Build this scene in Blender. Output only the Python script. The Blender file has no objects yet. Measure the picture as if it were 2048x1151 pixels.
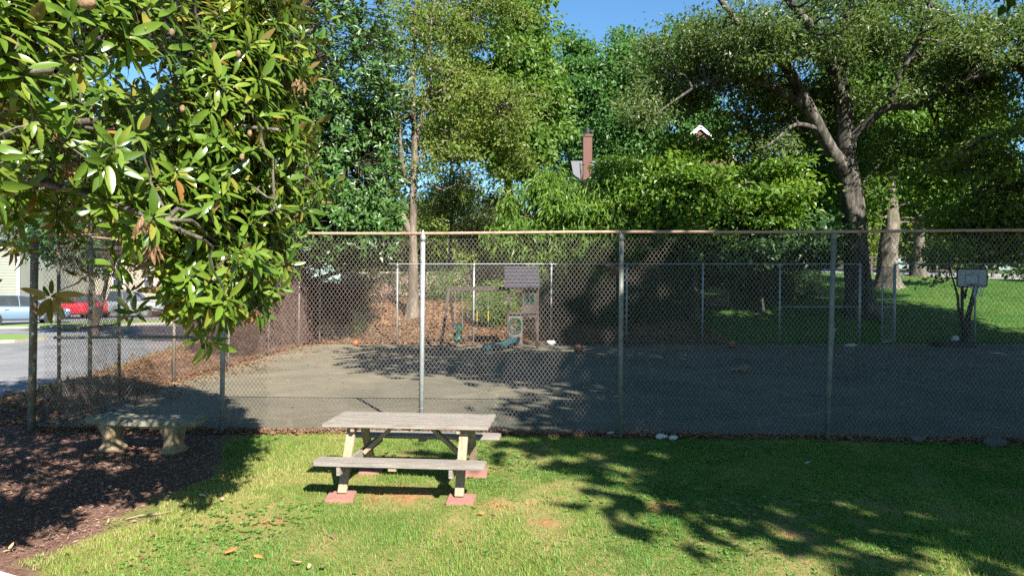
import bpy, bmesh, math
import numpy as np
from mathutils import Vector, Matrix

C = bpy.context.scene
COL = C.collection
rng = np.random.default_rng(11)
R = math.radians
F = 1365.0; CAMZ = 2.27; HOR = 569.0

# ------------------------------------------------------------------ camera
cam = bpy.data.cameras.new('camera'); camo = bpy.data.objects.new('camera', cam); COL.objects.link(camo)
cam.sensor_width = 36; cam.lens = F / 2048 * 36; cam.clip_start = 0.05; cam.clip_end = 3000
camo.location = (0, 0, CAMZ); camo.rotation_euler = (R(90 - 0.27), 0, 0)
C.camera = camo
# ------------------------------------------------------------------ light
SUN = Vector((0.58, -1.12, 1.0)).normalized()
EL = math.asin(SUN.z); AZ = math.atan2(SUN.x, SUN.y)
w = bpy.data.worlds.new('World'); C.world = w; w.use_nodes = True
nt = w.node_tree; bg = nt.nodes['Background']
sky = nt.nodes.new('ShaderNodeTexSky'); sky.sky_type = 'NISHITA'; sky.sun_disc = False
sky.sun_elevation = EL; sky.sun_rotation = AZ; sky.ozone_density = 1.6; sky.dust_density = 0.2; sky.air_density = 1.0
tint = nt.nodes.new('ShaderNodeMix'); tint.data_type = 'RGBA'; tint.blend_type = 'MULTIPLY'; tint.inputs[0].default_value = 1
tint.inputs[7].default_value = (.72, 1.07, 1.25, 1); nt.links.new(sky.outputs[0], tint.inputs[6]); nt.links.new(tint.outputs[2], bg.inputs[0]); bg.inputs[1].default_value = 0.052
sl = bpy.data.lights.new('sun', 'SUN'); so = bpy.data.objects.new('sun', sl); COL.objects.link(so)
sl.energy = 5.0; sl.angle = R(0.5); sl.color = (1, 0.95, 0.86)
so.rotation_euler = SUN.to_track_quat('Z', 'Y').to_euler()
C.view_settings.view_transform = 'Standard'; C.view_settings.look = 'None'
C.view_settings.exposure = 1.7; C.view_settings.gamma = 1
cy = C.cycles
cy.max_bounces = 6; cy.diffuse_bounces = 2; cy.glossy_bounces = 2; cy.transmission_bounces = 3; cy.transparent_max_bounces = 6
cy.use_denoising = False; cy.caustics_reflective = False; cy.caustics_refractive = False
cy.sample_clamp_indirect = 3.0

# ------------------------------------------------------------------ helpers
def W(x, y, d):
    return Vector(((x - 1024) * d / F, d, CAMZ - (y - HOR) * d / F))

def tag(o, label=None, cat=None, group=None, kind=None):
    if label: o['label'] = label
    if cat: o['category'] = cat
    if group: o['group'] = group
    if kind: o['kind'] = kind
    return o

def thing(name, label, cat, loc=(0, 0, 0), rz=0, group=None):
    o = bpy.data.objects.new(name, None); COL.objects.link(o)
    o.location = loc; o.rotation_euler = (0, 0, rz); o.empty_display_size = 0.2
    return tag(o, label, cat, group)

def link(name, me, m, parent=None):
    o = bpy.data.objects.new(name, me); COL.objects.link(o)
    if m is not None:
        me.materials.clear(); me.materials.append(m)
    if parent is not None: o.parent = parent
    return o

def npmesh(name, V, Q, m, parent=None, smooth=False, fattr=None):
    """V (n,3), Q (k,3 or 4) -> mesh object"""
    V = np.asarray(V, np.float32); Q = np.asarray(Q, np.int32)
    me = bpy.data.meshes.new(name); k = Q.shape[1]
    me.vertices.add(len(V)); me.vertices.foreach_set('co', V.ravel())
    me.loops.add(Q.size); me.loops.foreach_set('vertex_index', Q.ravel())
    me.polygons.add(len(Q)); me.polygons.foreach_set('loop_start', np.arange(0, Q.size, k, dtype=np.int32))
    me.polygons.foreach_set('loop_total', np.full(len(Q), k, np.int32))
    me.polygons.foreach_set('use_smooth', np.full(len(Q), smooth, bool))
    if fattr:
        for n, a in fattr.items():
            at = me.attributes.new(n, 'FLOAT', 'FACE'); at.data.foreach_set('value', np.asarray(a, np.float32))
    me.update(calc_edges=True)
    return link(name, me, m, parent)

class MB:
    """collects simple shapes into one mesh"""
    def __init__(s): s.v = []; s.f = []
    def add(s, V, Fs):
        n = len(s.v); s.v += [tuple(p) for p in V]; s.f += [tuple(i + n for i in f) for f in Fs]; return s
    def box(s, c, d, rot=None, taper=1.0):
        x, y, z = d[0] / 2, d[1] / 2, d[2] / 2
        V = [Vector(p) for p in ((-x, -y, -z), (x, -y, -z), (x, y, -z), (-x, y, -z), (-x * taper, -y * taper, z), (x * taper, -y * taper, z), (x * taper, y * taper, z), (-x * taper, y * taper, z))]
        if rot is not None: V = [rot @ p for p in V]
        V = [p + Vector(c) for p in V]
        return s.add(V, [(0, 3, 2, 1), (4, 5, 6, 7), (0, 1, 5, 4), (1, 2, 6, 5), (2, 3, 7, 6), (3, 0, 4, 7)])
    def beam(s, a, b, wdt, hgt, up=(0, 0, 1)):
        a = Vector(a); b = Vector(b); d = b - a; z = d.normalized()
        u = Vector(up)
        x = z.cross(u)
        if x.length < 1e-3: x = z.cross(Vector((1, 0, 0)))
        x.normalize(); y = x.cross(z)
        m = Matrix((x, y, z)).transposed()
        return s.box((a + b) / 2, (wdt, hgt, d.length), m)
    def tube(s, pts, rad, n=8, caps=True):
        pts = [Vector(p) for p in pts]
        if not hasattr(rad, '__len__'): rad = [rad] * len(pts)
        V = []; Fs = []
        ref = None
        for i, p in enumerate(pts):
            t = (pts[min(i + 1, len(pts) - 1)] - pts[max(i - 1, 0)]).normalized()
            if ref is None:
                ref = t.cross(Vector((0.3, 0.9, 0.1)))
                if ref.length < .1: ref = t.cross(Vector((1, 0, 0)))
            x = (ref - t * ref.dot(t)).normalized(); ref = x; y = t.cross(x)
            for k in range(n):
                a = 2 * math.pi * k / n
                V.append(p + (x * math.cos(a) + y * math.sin(a)) * rad[i])
        for i in range(len(pts) - 1):
            for k in range(n):
                Fs.append((i * n + k, i * n + (k + 1) % n, (i + 1) * n + (k + 1) % n, (i + 1) * n + k))
        if caps:
            Fs.append(tuple(reversed(range(n)))); Fs.append(tuple(range((len(pts) - 1) * n, len(pts) * n)))
        return s.add(V, Fs)
    def lathe(s, prof, n=16, c=(0, 0, 0), axis='Z'):
        V = []; Fs = []
        for r, z in prof:
            for k in range(n):
                a = 2 * math.pi * k / n
                p = (r * math.cos(a), r * math.sin(a), z)
                if axis == 'Y': p = (p[0], p[2], p[1])
                if axis == 'X': p = (p[2], p[0], p[1])
                V.append(Vector(p) + Vector(c))
        for i in range(len(prof) - 1):
            for k in range(n): Fs.append((i * n + k, i * n + (k + 1) % n, (i + 1) * n + (k + 1) % n, (i + 1) * n + k))
        Fs.append(tuple(reversed(range(n)))); Fs.append(tuple(range((len(prof) - 1) * n, len(prof) * n)))
        return s.add(V, Fs)
    def loft(s, secs):
        n = len(secs[0]); V = [p for sec in secs for p in sec]; Fs = []
        for i in range(len(secs) - 1):
            for k in range(n): Fs.append((i * n + k, i * n + (k + 1) % n, (i + 1) * n + (k + 1) % n, (i + 1) * n + k))
        Fs.append(tuple(reversed(range(n)))); Fs.append(tuple(range((len(secs) - 1) * n, len(secs) * n)))
        return s.add(V, Fs)
    def prism(s, poly, y0, y1):
        n = len(poly)
        V = [(x, y0, z) for x, z in poly] + [(x, y1, z) for x, z in poly]
        Fs = [tuple(range(n)), tuple(reversed(range(n, 2 * n)))] + [(i, i + n, (i + 1) % n + n, (i + 1) % n) for i in range(n)]
        return s.add(V, Fs)
    def build(s, name, m, parent=None, smooth=False, bevel=0, sub=0, xf=None):
        me = bpy.data.meshes.new(name)
        V = s.v if xf is None else [xf @ Vector(p) for p in s.v]
        me.from_pydata(V, [], s.f)
        bm = bmesh.new(); bm.from_mesh(me)
        bmesh.ops.recalc_face_normals(bm, faces=bm.faces[:])
        if bevel:
            es = [e for e in bm.edges if len(e.link_faces) == 2 and e.calc_face_angle(0) > 0.5]
            bmesh.ops.bevel(bm, geom=es, offset=bevel, segments=2, affect='EDGES', clamp_overlap=True)
        if sub: bmesh.ops.subdivide_edges(bm, edges=bm.edges[:], cuts=sub, use_grid_fill=True)
        for f in bm.faces: f.smooth = smooth
        bm.to_mesh(me); bm.free()
        return link(name, me, m, parent)

def lump(name, m, parent, c, s, seed, amp=.25, sub=3, flat=None):
    """irregular rounded stone / clod"""
    bm = bmesh.new(); bmesh.ops.create_icosphere(bm, subdivisions=sub, radius=1)
    r = np.random.default_rng(seed); ks = r.normal(size=(6, 3)) * 1.8; ph = r.uniform(0, 6.3, 6)
    for v in bm.verts:
        d = 1 + amp * sum(math.sin(v.co.dot(Vector(k)) + p) for k, p in zip(ks, ph)) / 3
        v.co = Vector((v.co.x * s[0], v.co.y * s[1], v.co.z * s[2])) * d
        if flat is not None: v.co.z = max(v.co.z, flat)
        v.co += Vector(c)
    for f in bm.faces: f.smooth = True
    me = bpy.data.meshes.new(name); bm.to_mesh(me); bm.free()
    return link(name, me, m, parent)

_ph = np.random.default_rng(5).uniform(0, 6.28, (8, 6)); _kk = np.random.default_rng(6).normal(size=(8, 6, 3))
def fn(x, y, z=0, s=1.0, seed=0):
    k = _kk[seed % 8]; p = _ph[seed % 8]; t = 0
    for i in range(6): t = t + np.sin((k[i, 0] * x + k[i, 1] * y + k[i, 2] * z) * s + p[i] + seed)
    return t / 2.4

# ------------------------------------------------------------------ materials
def nodes(name):
    m = bpy.data.materials.new(name); m.use_nodes = True
    n = m.node_tree.nodes; l = m.node_tree.links
    return m, n, l, n['Principled BSDF']

def ramp(n, stops):
    r = n.new('ShaderNodeValToRGB'); e = r.color_ramp.elements
    e[0].position, e[0].color = stops[0][0], (*stops[0][1], 1); e[1].position, e[1].color = stops[-1][0], (*stops[-1][1], 1)
    for p, c in stops[1:-1]:
        q = e.new(p); q.color = (*c, 1)
    return r

def noise(n, l, scale, detail=6, rough=.6, vec=None, dist=0):
    t = n.new('ShaderNodeTexNoise'); t.inputs['Scale'].default_value = scale; t.inputs['Detail'].default_value = detail
    t.inputs['Roughness'].default_value = rough; t.inputs['Distortion'].default_value = dist
    if vec is not None: l.new(vec, t.inputs['Vector'])
    return t

def mat(name, c1, c2=None, scale=8, rough=.7, metal=0, bump=0.0, bscale=None, stretch=None, spec=.4, mid=None):
    m, n, l, b = nodes(name)
    tc = n.new('ShaderNodeTexCoord'); vec = tc.outputs['Object']
    if stretch:
        mp = n.new('ShaderNodeMapping'); mp.inputs['Scale'].default_value = stretch; l.new(vec, mp.inputs[0]); vec = mp.outputs[0]
    c2 = c2 or tuple(x * .7 for x in c1)
    t = noise(n, l, scale, 8, .65, vec)
    st = [(.3, c1), (.7, c2)] if mid is None else [(.28, c1), (.5, mid), (.72, c2)]
    r = ramp(n, st); l.new(t.outputs[0], r.inputs[0]); l.new(r.outputs[0], b.inputs['Base Color'])
    b.inputs['Roughness'].default_value = rough; b.inputs['Metallic'].default_value = metal
    b.inputs['Specular IOR Level'].default_value = spec
    if bump:
        t2 = noise(n, l, bscale or scale * 3, 6, .7, vec)
        bp = n.new('ShaderNodeBump'); bp.inputs['Strength'].default_value = min(1, bump); bp.inputs['Distance'].default_value = .02
        l.new(t2.outputs[0], bp.inputs['Height']); l.new(bp.outputs[0], b.inputs['Normal'])
    return m

def leafmat(name, cols, trans=.35, rough=.45, under=None, spec=.4, tint=(1.5, 1.5, .5)):
    m, n, l, b = nodes(name)
    a = n.new('ShaderNodeAttribute'); a.attribute_name = 'rnd'
    k = len(cols); r = ramp(n, [(i / max(1, k - 1), c) for i, c in enumerate(cols)]); l.new(a.outputs['Fac'], r.inputs[0])
    col = r.outputs[0]
    if under:
        g = n.new('ShaderNodeNewGeometry'); mx = n.new('ShaderNodeMix'); mx.data_type = 'RGBA'
        l.new(g.outputs['Backfacing'], mx.inputs[0]); l.new(col, mx.inputs[6]); mx.inputs[7].default_value = (*under, 1); col = mx.outputs[2]
    l.new(col, b.inputs['Base Color']); b.inputs['Roughness'].default_value = rough; b.inputs['Specular IOR Level'].default_value = spec
    tr = n.new('ShaderNodeBsdfTranslucent'); mu = n.new('ShaderNodeMix'); mu.data_type = 'RGBA'; mu.blend_type = 'MULTIPLY'; mu.inputs[0].default_value = 1
    l.new(r.outputs[0], mu.inputs[6]); mu.inputs[7].default_value = (*tint, 1); l.new(mu.outputs[2], tr.inputs[0])
    ms = n.new('ShaderNodeMixShader'); ms.inputs[0].default_value = trans
    l.new(b.outputs[0], ms.inputs[1]); l.new(tr.outputs[0], ms.inputs[2]); l.new(ms.outputs[0], n['Material Output'].inputs[0])
    return m

M = {}
M['galv'] = mat('galvanised_steel', (.34, .35, .36), (.22, .235, .245), 14, .5, .35, .15)
M['galv_dull'] = mat('dull_steel', (.20, .21, .19), (.11, .115, .10), 9, .65, .2, .2)
M['rustpost'] = mat('rusty_post', (.25, .24, .21), (.24, .12, .05), 5, .75, .1, .3, mid=(.17, .15, .11))
M['rustrail'] = mat('rusty_rail', (.30, .17, .11), (.20, .10, .06), 7, .75, .1, .3, mid=(.34, .24, .18))
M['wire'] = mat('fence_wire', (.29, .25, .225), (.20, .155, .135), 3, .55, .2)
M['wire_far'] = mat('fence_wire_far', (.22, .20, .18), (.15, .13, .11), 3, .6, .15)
M['wire_rust'] = mat('rusty_wire', (.20, .135, .11), (.12, .075, .06), 3, .7, .1)
M['wood'] = mat('weathered_wood', (.32, .285, .25), (.095, .076, .062), 3.0, .85, 0, .5, 20, (1.2, 22, 22), mid=(.24, .21, .182))
M['wood_warm'] = mat('warm_timber', (.36, .285, .20), (.20, .14, .085), 3.0, .8, 0, .4, 20, (14, 14, 1.5), mid=(.29, .22, .145))
M['paver'] = mat('pink_concrete', (.33, .16, .128), (.22, .105, .085), 30, .95, 0, .3, 120)
M['stone'] = mat('mossy_concrete', (.28, .26, .20), (.13, .125, .09), 9, .95, 0, .6, 40, mid=(.20, .19, .14))
M['stone_leg'] = mat('stained_concrete', (.36, .28, .17), (.16, .13, .09), 8, .95, 0, .5, 40, mid=(.27, .20, .12))
M['rock'] = mat('pale_rock', (.55, .52, .47), (.36, .34, .30), 6, .9, 0, .5)
M['darkrock'] = mat('dark_rock', (.14, .12, .10), (.06, .055, .05), 6, .95, 0, .6)
M['play_wood'] = mat('playset_wood', (.075, .054, .046), (.048, .035, .031), 4, .85, 0, .3, 20, (2, 2, 12))
M['play_panel'] = mat('playset_panel', (.14, .112, .10), (.095, .075, .068), 4, .85, 0, .3, 20, (2, 2, 14))
M['play_roof'] = mat('playset_roof', (.042, .042, .055), (.03, .03, .04), 6, .85, 0, .2)
M['teal'] = mat('teal_plastic', (.010, .06, .075), (.008, .045, .055), 5, .45)
M['green_pl'] = mat('green_plastic', (.008, .075, .05), (.006, .055, .038), 5, .45)
M['yellow_pl'] = mat('yellow_plastic', (.42, .28, .02), (.32, .21, .015), 5, .5)
M['orange_pl'] = mat('orange_plastic', (.7, .14, .03), (.5, .1, .02), 5, .5)
M['black'] = mat('black_plastic', (.02, .02, .022), (.012, .012, .013), 6, .6)
M['rubber'] = mat('rubber', (.025, .025, .026), (.015, .015, .015), 12, .85)
M['ball'] = mat('basketball_skin', (.30, .10, .055), (.20, .065, .04), 40, .75, 0, .3, 200)
M['board'] = mat('backboard_white', (.33, .36, .40), (.27, .30, .34), 3, .5)
M['line_blue'] = mat('board_line', (.10, .13, .22), (.07, .09, .17), 8, .5)
M['red_metal'] = mat('rim_red', (.35, .05, .03), (.25, .04, .025), 8, .5)
M['net'] = mat('net_cord', (.6, .6, .62), (.45, .45, .47), 20, .9)
M['white'] = mat('white_trim', (.78, .77, .74), (.70, .69, .66), 4, .6)
M['path'] = mat('pale_concrete', (.80, .77, .73), (.72, .69, .64), 12, .9, 0, .2, 80)
M['glass'] = mat('window_glass', (.03, .035, .04), (.05, .06, .07), 2, .08, 0, spec=.8)
M['slate'] = mat('roof_shingle', (.14, .14, .155), (.09, .09, .10), 10, .9, 0, .4, 30)
M['tin'] = mat('pale_roof_sheet', (.50, .52, .55), (.40, .42, .45), 3, .6)
M['darkshed'] = mat('shed_board', (.09, .07, .06), (.05, .04, .035), 4, .9, 0, .3, stretch=(6, 6, 1))
M['fencewood'] = mat('rail_fence_wood', (.13, .10, .08), (.08, .06, .05), 6, .9, 0, .3)
M['leafpile'] = mat('leaf_heap', (.25, .18, .10), (.09, .06, .04), 14, 1, 0, .9, 30)
M['pebble'] = mat('concrete_block', (.42, .38, .31), (.30, .27, .22), 7, .95, 0, .3)
M['chrome'] = mat('alloy_rim', (.55, .56, .58), (.45, .46, .48), 6, .3, .8)
M['lamp_w'] = mat('lamp_lens', (.7, .72, .75), (.6, .62, .65), 6, .15)
M['lamp_r'] = mat('tail_lens', (.45, .03, .02), (.35, .02, .02), 6, .2)
M['seed'] = mat('magnolia_seed_pod', (.26, .17, .09), (.15, .09, .055), 60, .9, 0, .6, 120)
M['deadleaf'] = mat('orange_dead_leaf', (.52, .20, .05), (.36, .12, .03), 20, .7)
M['tanleaf'] = mat('tan_dead_leaf', (.48, .33, .18), (.34, .21, .11), 20, .7)
M['stick'] = mat('dry_stick', (.30, .22, .15), (.18, .12, .08), 12, .9)

def carpaint(name, c):
    m, n, l, b = nodes(name)
    t = noise(n, l, 2.0, 3); r = ramp(n, [(.3, c), (.7, tuple(x * .92 for x in c))]); l.new(t.outputs[0], r.inputs[0])
    l.new(r.outputs[0], b.inputs['Base Color']); b.inputs['Roughness'].default_value = .35
    b.inputs['Coat Weight'].default_value = .8; b.inputs['Coat Roughness'].default_value = .05; b.inputs['Metallic'].default_value = .15
    return m
M['paint_blue'] = carpaint('ice_blue_paint', (.15, .225, .32))
M['paint_red'] = carpaint('red_paint', (.45, .02, .035))
M['paint_grey'] = carpaint('grey_paint', (.26, .28, .29))

def barkmat(name, c1, c2, c3, sc=5):
    m, n, l, b = nodes(name)
    tc = n.new('ShaderNodeTexCoord'); mp = n.new('ShaderNodeMapping'); mp.inputs['Scale'].default_value = (1, 1, .22)
    l.new(tc.outputs['Object'], mp.inputs[0])
    t = noise(n, l, sc, 8, .7, mp.outputs[0]); r = ramp(n, [(.32, c1), (.5, c2), (.66, c3)]); l.new(t.outputs[0], r.inputs[0])
    t3 = noise(n, l, 1.3, 4, .6, tc.outputs['Object']); mx = n.new('ShaderNodeMix'); mx.data_type = 'RGBA'; mx.blend_type = 'MULTIPLY'; mx.inputs[0].default_value = .6
    r3 = ramp(n, [(.35, (.5, .5, .48)), (.6, (1.15, 1.12, 1.05))]); l.new(t3.outputs[0], r3.inputs[0])
    l.new(r.outputs[0], mx.inputs[6]); l.new(r3.outputs[0], mx.inputs[7]); l.new(mx.outputs[2], b.inputs['Base Color'])
    b.inputs['Roughness'].default_value = .95; b.inputs['Specular IOR Level'].default_value = .1
    bp = n.new('ShaderNodeBump'); bp.inputs['Strength'].default_value = .9; bp.inputs['Distance'].default_value = .05
    t2 = noise(n, l, sc * 2.4, 6, .7, mp.outputs[0]); l.new(t2.outputs[0], bp.inputs['Height']); l.new(bp.outputs[0], b.inputs['Normal'])
    return m
M['bark_oak'] = barkmat('oak_bark', (.025, .022, .019), (.07, .064, .056), (.185, .175, .155))
M['bark_grey'] = barkmat('grey_bark', (.055, .048, .042), (.125, .11, .092), (.23, .21, .18))
M['bark_pale'] = barkmat('pale_bark', (.07, .053, .042), (.15, .122, .098), (.27, .235, .20), 4)
M['bark_dark'] = barkmat('dark_bark', (.035, .03, .025), (.08, .065, .05), (.14, .12, .10))

def brickmat(name, c1, c2, mortar, sc=4.0):
    m, n, l, b = nodes(name)
    tc = n.new('ShaderNodeTexCoord'); mp = n.new('ShaderNodeMapping'); mp.inputs['Rotation'].default_value = (R(90), 0, 0)
    l.new(tc.outputs['Object'], mp.inputs[0])
    br = n.new('ShaderNodeTexBrick'); l.new(mp.outputs[0], br.inputs['Vector']); br.inputs['Scale'].default_value = sc
    br.inputs['Color1'].default_value = (*c1, 1); br.inputs['Color2'].default_value = (*c2, 1); br.inputs['Mortar'].default_value = (*mortar, 1)
    br.inputs['Mortar Size'].default_value = .02
    l.new(br.outputs[0], b.inputs['Base Color']); b.inputs['Roughness'].default_value = .9
    return m
M['brick'] = brickmat('red_brick', (.13, .045, .032), (.09, .032, .024), (.17, .14, .12), 5)
M['blockwall'] = brickmat('concrete_block_wall', (.40, .36, .29), (.33, .30, .24), (.15, .13, .11), 1.6)

def sidingmat(name, c):
    m, n, l, b = nodes(name)
    tc = n.new('ShaderNodeTexCoord'); sp = n.new('ShaderNodeSeparateXYZ'); l.new(tc.outputs['Object'], sp.inputs[0])
    t = noise(n, l, 1.5, 4, .6, tc.outputs['Object']); r = ramp(n, [(.3, c), (.7, tuple(x * .88 for x in c))]); l.new(t.outputs[0], r.inputs[0])
    l.new(r.outputs[0], b.inputs['Base Color']); b.inputs['Roughness'].default_value = .75
    return m
M['siding'] = sidingmat('grey_green_siding', (.23, .24, .195))
M['siding_beige'] = sidingmat('beige_siding', (.36, .32, .24))

# foliage
M['mag_near'] = leafmat('magnolia_leaf_glossy', [(.035, .075, .010), (.065, .12, .014), (.10, .165, .02), (.17, .21, .03), (.22, .11, .035)], .22, .27, (.17, .12, .04), .55)
M['mag_far'] = leafmat('magnolia_leaf_dark', [(.022, .065, .012), (.045, .11, .018), (.085, .165, .026)], .18, .42, (.08, .07, .03), .5)
M['yel'] = leafmat('yellow_green_leaf', [(.085, .14, .024), (.13, .19, .032), (.20, .22, .04)], .42, .5)
M['mid'] = leafmat('mid_green_leaf', [(.06, .13, .022), (.10, .19, .034), (.155, .23, .04)], .42, .5)
M['deep'] = leafmat('deep_green_leaf', [(.045, .125, .034), (.078, .175, .044), (.115, .21, .048)], .42, .45)
M['bright'] = leafmat('bright_green_leaf', [(.07, .155, .022), (.115, .21, .03), (.175, .255, .038)], .42, .45)
M['oakl'] = leafmat('oak_leaf', [(.055, .095, .026), (.09, .14, .04), (.15, .19, .07)], .42, .42)
M['wisp'] = leafmat('pale_wispy_leaf', [(.11, .16, .06), (.15, .20, .08), (.20, .22, .10)], .5, .6)
M['pinkish'] = leafmat('dry_tawny_leaf', [(.22, .17, .10), (.28, .21, .14), (.20, .19, .09)], .4, .7, tint=(1.2, 1.1, .8))
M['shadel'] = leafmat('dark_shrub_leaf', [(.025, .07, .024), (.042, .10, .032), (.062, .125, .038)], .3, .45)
M['petal'] = leafmat('pink_petal', [(.60, .34, .36), (.66, .42, .42), (.55, .40, .36)], .4, .7, tint=(1.1, 1, 1))
M['dry'] = leafmat('dead_leaf', [(.13, .065, .032), (.19, .105, .055), (.29, .185, .105)], .25, .7, tint=(1.3, 1, .6))
M['chip'] = leafmat('mulch_chip', [(.095, .05, .036), (.19, .11, .08), (.36, .25, .19)], .0, .9)
M['grass'] = leafmat('grass_blade', [(.05, .165, .022), (.125, .25, .036), (.24, .295, .06), (.42, .37, .16)], .4, .5)
M['weed'] = leafmat('weed_leaf', [(.055, .15, .03), (.11, .21, .04), (.19, .28, .055)], .35, .45)
M['pine'] = leafmat('needle_spray', [(.05, .085, .035), (.075, .115, .05), (.10, .14, .06)], .35, .6)

# ------------------------------------------------------------------ terrain
def front_y(x): return 10.2 - 0.054 * x
def road_edge(y): return np.interp(y, [12, 14, 18, 24, 36, 50, 90], [-10.3, -10.2, -10.8, -12.1, -15.0, -17.0, -22])
def gz(x, y):
    x = np.asarray(x, float); y = np.asarray(y, float)
    r = np.interp(y, [27, 28.5, 31, 34, 40, 47, 57, 75, 200, 420], [0, .2, .85, 1.4, 2.1, 2.6, 3.6, 3.8, 3.6, 0])
    b = np.clip((x + 11) / 4, 0, 1); b = b * b * (3 - 2 * b)
    bank = .35 * np.exp(-((y - 32) / 3) ** 2) * np.clip((3 - x) / 4, 0, 1)
    left = np.clip((-7.9 - x) / 1.5, 0, 1) * np.clip((x - road_edge(y)) / 1.0, 0, 1) * .12
    return b * (r + bank) + left * np.clip((y - 11) / 4, 0, 1)
def gzf(x, y): return float(gz(x, y))

xs = np.concatenate([np.linspace(-260, -45, 18, endpoint=False), np.linspace(-45, -9, 60, endpoint=False), np.linspace(-9, 9, 120, endpoint=False), np.linspace(9, 40, 60, endpoint=False), np.linspace(40, 260, 18)])
ys = np.concatenate([np.linspace(-60, 3, 16, endpoint=False), np.linspace(3, 12, 80, endpoint=False), np.linspace(12, 26, 40, endpoint=False), np.linspace(26, 56, 80, endpoint=False), np.linspace(56, 420, 30)])
X, Y = np.meshgrid(xs, ys); Z = gz(X, Y)
near = (X > -9) & (X < 12) & (Y < 10.4)
Z = Z + np.where(near, .012 * fn(X, Y, 0, 2.2, 1), 0) - np.where((Y > front_y(X) + .1) & (Y < 26.8) & (X > -8), .03, 0)
nx, ny = len(xs), len(ys)
idx = np.arange(nx * ny).reshape(ny, nx)
Q = np.stack([idx[:-1, :-1], idx[:-1, 1:], idx[1:, 1:], idx[1:, :-1]], -1).reshape(-1, 4)

def ground_mat():
    m, n, l, b = nodes('ground_soil')
    g = n.new('ShaderNodeNewGeometry'); pos = g.outputs['Position']
    def attr(nm):
        a = n.new('ShaderNodeAttribute'); a.attribute_name = nm; return a.outputs['Fac']
    def mixc(f, a, c):
        x = n.new('ShaderNodeMix'); x.data_type = 'RGBA'; l.new(f, x.inputs[0]); l.new(a, x.inputs[6]); l.new(c, x.inputs[7]); return x.outputs[2]
    def edge(a, sc, amt):
        t = noise(n, l, sc, 6, .65, pos); s = n.new('ShaderNodeMath'); s.operation = 'SUBTRACT'; l.new(t.outputs[0], s.inputs[0]); s.inputs[1].default_value = .5
        k = n.new('ShaderNodeMath'); k.operation = 'MULTIPLY_ADD'; l.new(s.outputs[0], k.inputs[0]); k.inputs[1].default_value = amt; l.new(a, k.inputs[2])
        st = n.new('ShaderNodeMapRange'); l.new(k.outputs[0], st.inputs[0]); st.inputs[1].default_value = .4; st.inputs[2].default_value = .6; st.clamp = True
        return st.outputs[0]
    t1 = noise(n, l, 1.1, 8, .7, pos); lawn = ramp(n, [(.30, (.085, .12, .028)), (.45, (.15, .165, .045)), (.57, (.26, .21, .085)), (.68, (.34, .20, .10)), (.8, (.38, .16, .075))]); l.new(t1.outputs[0], lawn.inputs[0])
    t2 = noise(n, l, 28, 8, .75, pos); mul = ramp(n, [(.3, (.065, .034, .024)), (.5, (.15, .085, .062)), (.66, (.27, .17, .13)), (.8, (.36, .26, .20))]); l.new(t2.outputs[0], mul.inputs[0])
    v = n.new('ShaderNodeTexVoronoi'); v.inputs['Scale'].default_value = 11; l.new(pos, v.inputs['Vector'])
    lit = ramp(n, [(0, (.09, .042, .022)), (.3, (.16, .08, .04)), (.6, (.23, .13, .07)), (1, (.31, .20, .12))])
    sv = n.new('ShaderNodeSeparateColor'); l.new(v.outputs['Color'], sv.inputs[0]); l.new(sv.outputs[0], lit.inputs[0])
    t4 = noise(n, l, .8, 7, .7, pos); gr = ramp(n, [(.3, (.035, .085, .017)), (.5, (.06, .12, .024)), (.68, (.11, .14, .04))]); l.new(t4.outputs[0], gr.inputs[0])
    t7 = noise(n, l, 9, 6, .7, pos); clay = ramp(n, [(.3, (.22, .10, .05)), (.5, (.33, .16, .08)), (.7, (.42, .26, .14))]); l.new(t7.outputs[0], clay.inputs[0])
    c = mixc(edge(attr('bare'), 5, 1.0), lawn.outputs[0], clay.outputs[0])
    c = mixc(edge(attr('far'), 1.2, .6), c, gr.outputs[0])
    c = mixc(edge(attr('litter'), 1.0, .9), c, lit.outputs[0])
    c = mixc(edge(attr('mulch'), 2.5, 1.0), c, mul.outputs[0])
    l.new(c, b.inputs['Base Color']); b.inputs['Roughness'].default_value = 1; b.inputs['Specular IOR Level'].default_value = .1
    bp = n.new('ShaderNodeBump'); bp.inputs['Strength'].default_value = .8; bp.inputs['Distance'].default_value = .03
    l.new(t2.outputs[0], bp.inputs['Height']); l.new(bp.outputs[0], b.inputs['Normal'])
    return m
gm = ground_mat()
ground = npmesh('ground', np.stack([X, Y, Z], -1).reshape(-1, 3), Q, gm, smooth=True); tag(ground, kind='structure')
def vattr(o, nm, a):
    at = o.data.attributes.new(nm, 'FLOAT', 'POINT'); at.data.foreach_set('value', np.asarray(a, np.float32).ravel())
def mulch_edge(y): return np.interp(y, [3, 5.3, 6.4, 7.2, 7.9, 8.8, 10.3], [-4.1, -3.75, -3.85, -3.8, -3.45, -3.75, -4.4])
litm = np.clip(1 - (X - 7 - .8 * np.sin(Y)) / 2.5, 0, 1) * np.clip((Y - 26) / .6, 0, 1) * np.clip((41 - Y) / 4, 0, 1)
litm = np.maximum(litm, np.clip((-7.6 - X) / .5, 0, 1) * np.clip((Y - 11) / 1, 0, 1) * np.clip((X - road_edge(Y)) / .5, 0, 1) * np.clip((60 - Y) / 4, 0, 1))
strip = np.clip(1 - np.abs(Y - front_y(X) - .12) / .3, 0, 1); litm = np.maximum(litm, strip)
vattr(ground, 'litter', litm)
vattr(ground, 'mulch', np.clip(.5 - (X - mulch_edge(Y)) / .9, 0, 1) * np.clip((13.5 - Y) / 2, 0, 1) * np.clip((Y - 1) / 2, 0, 1))
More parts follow.
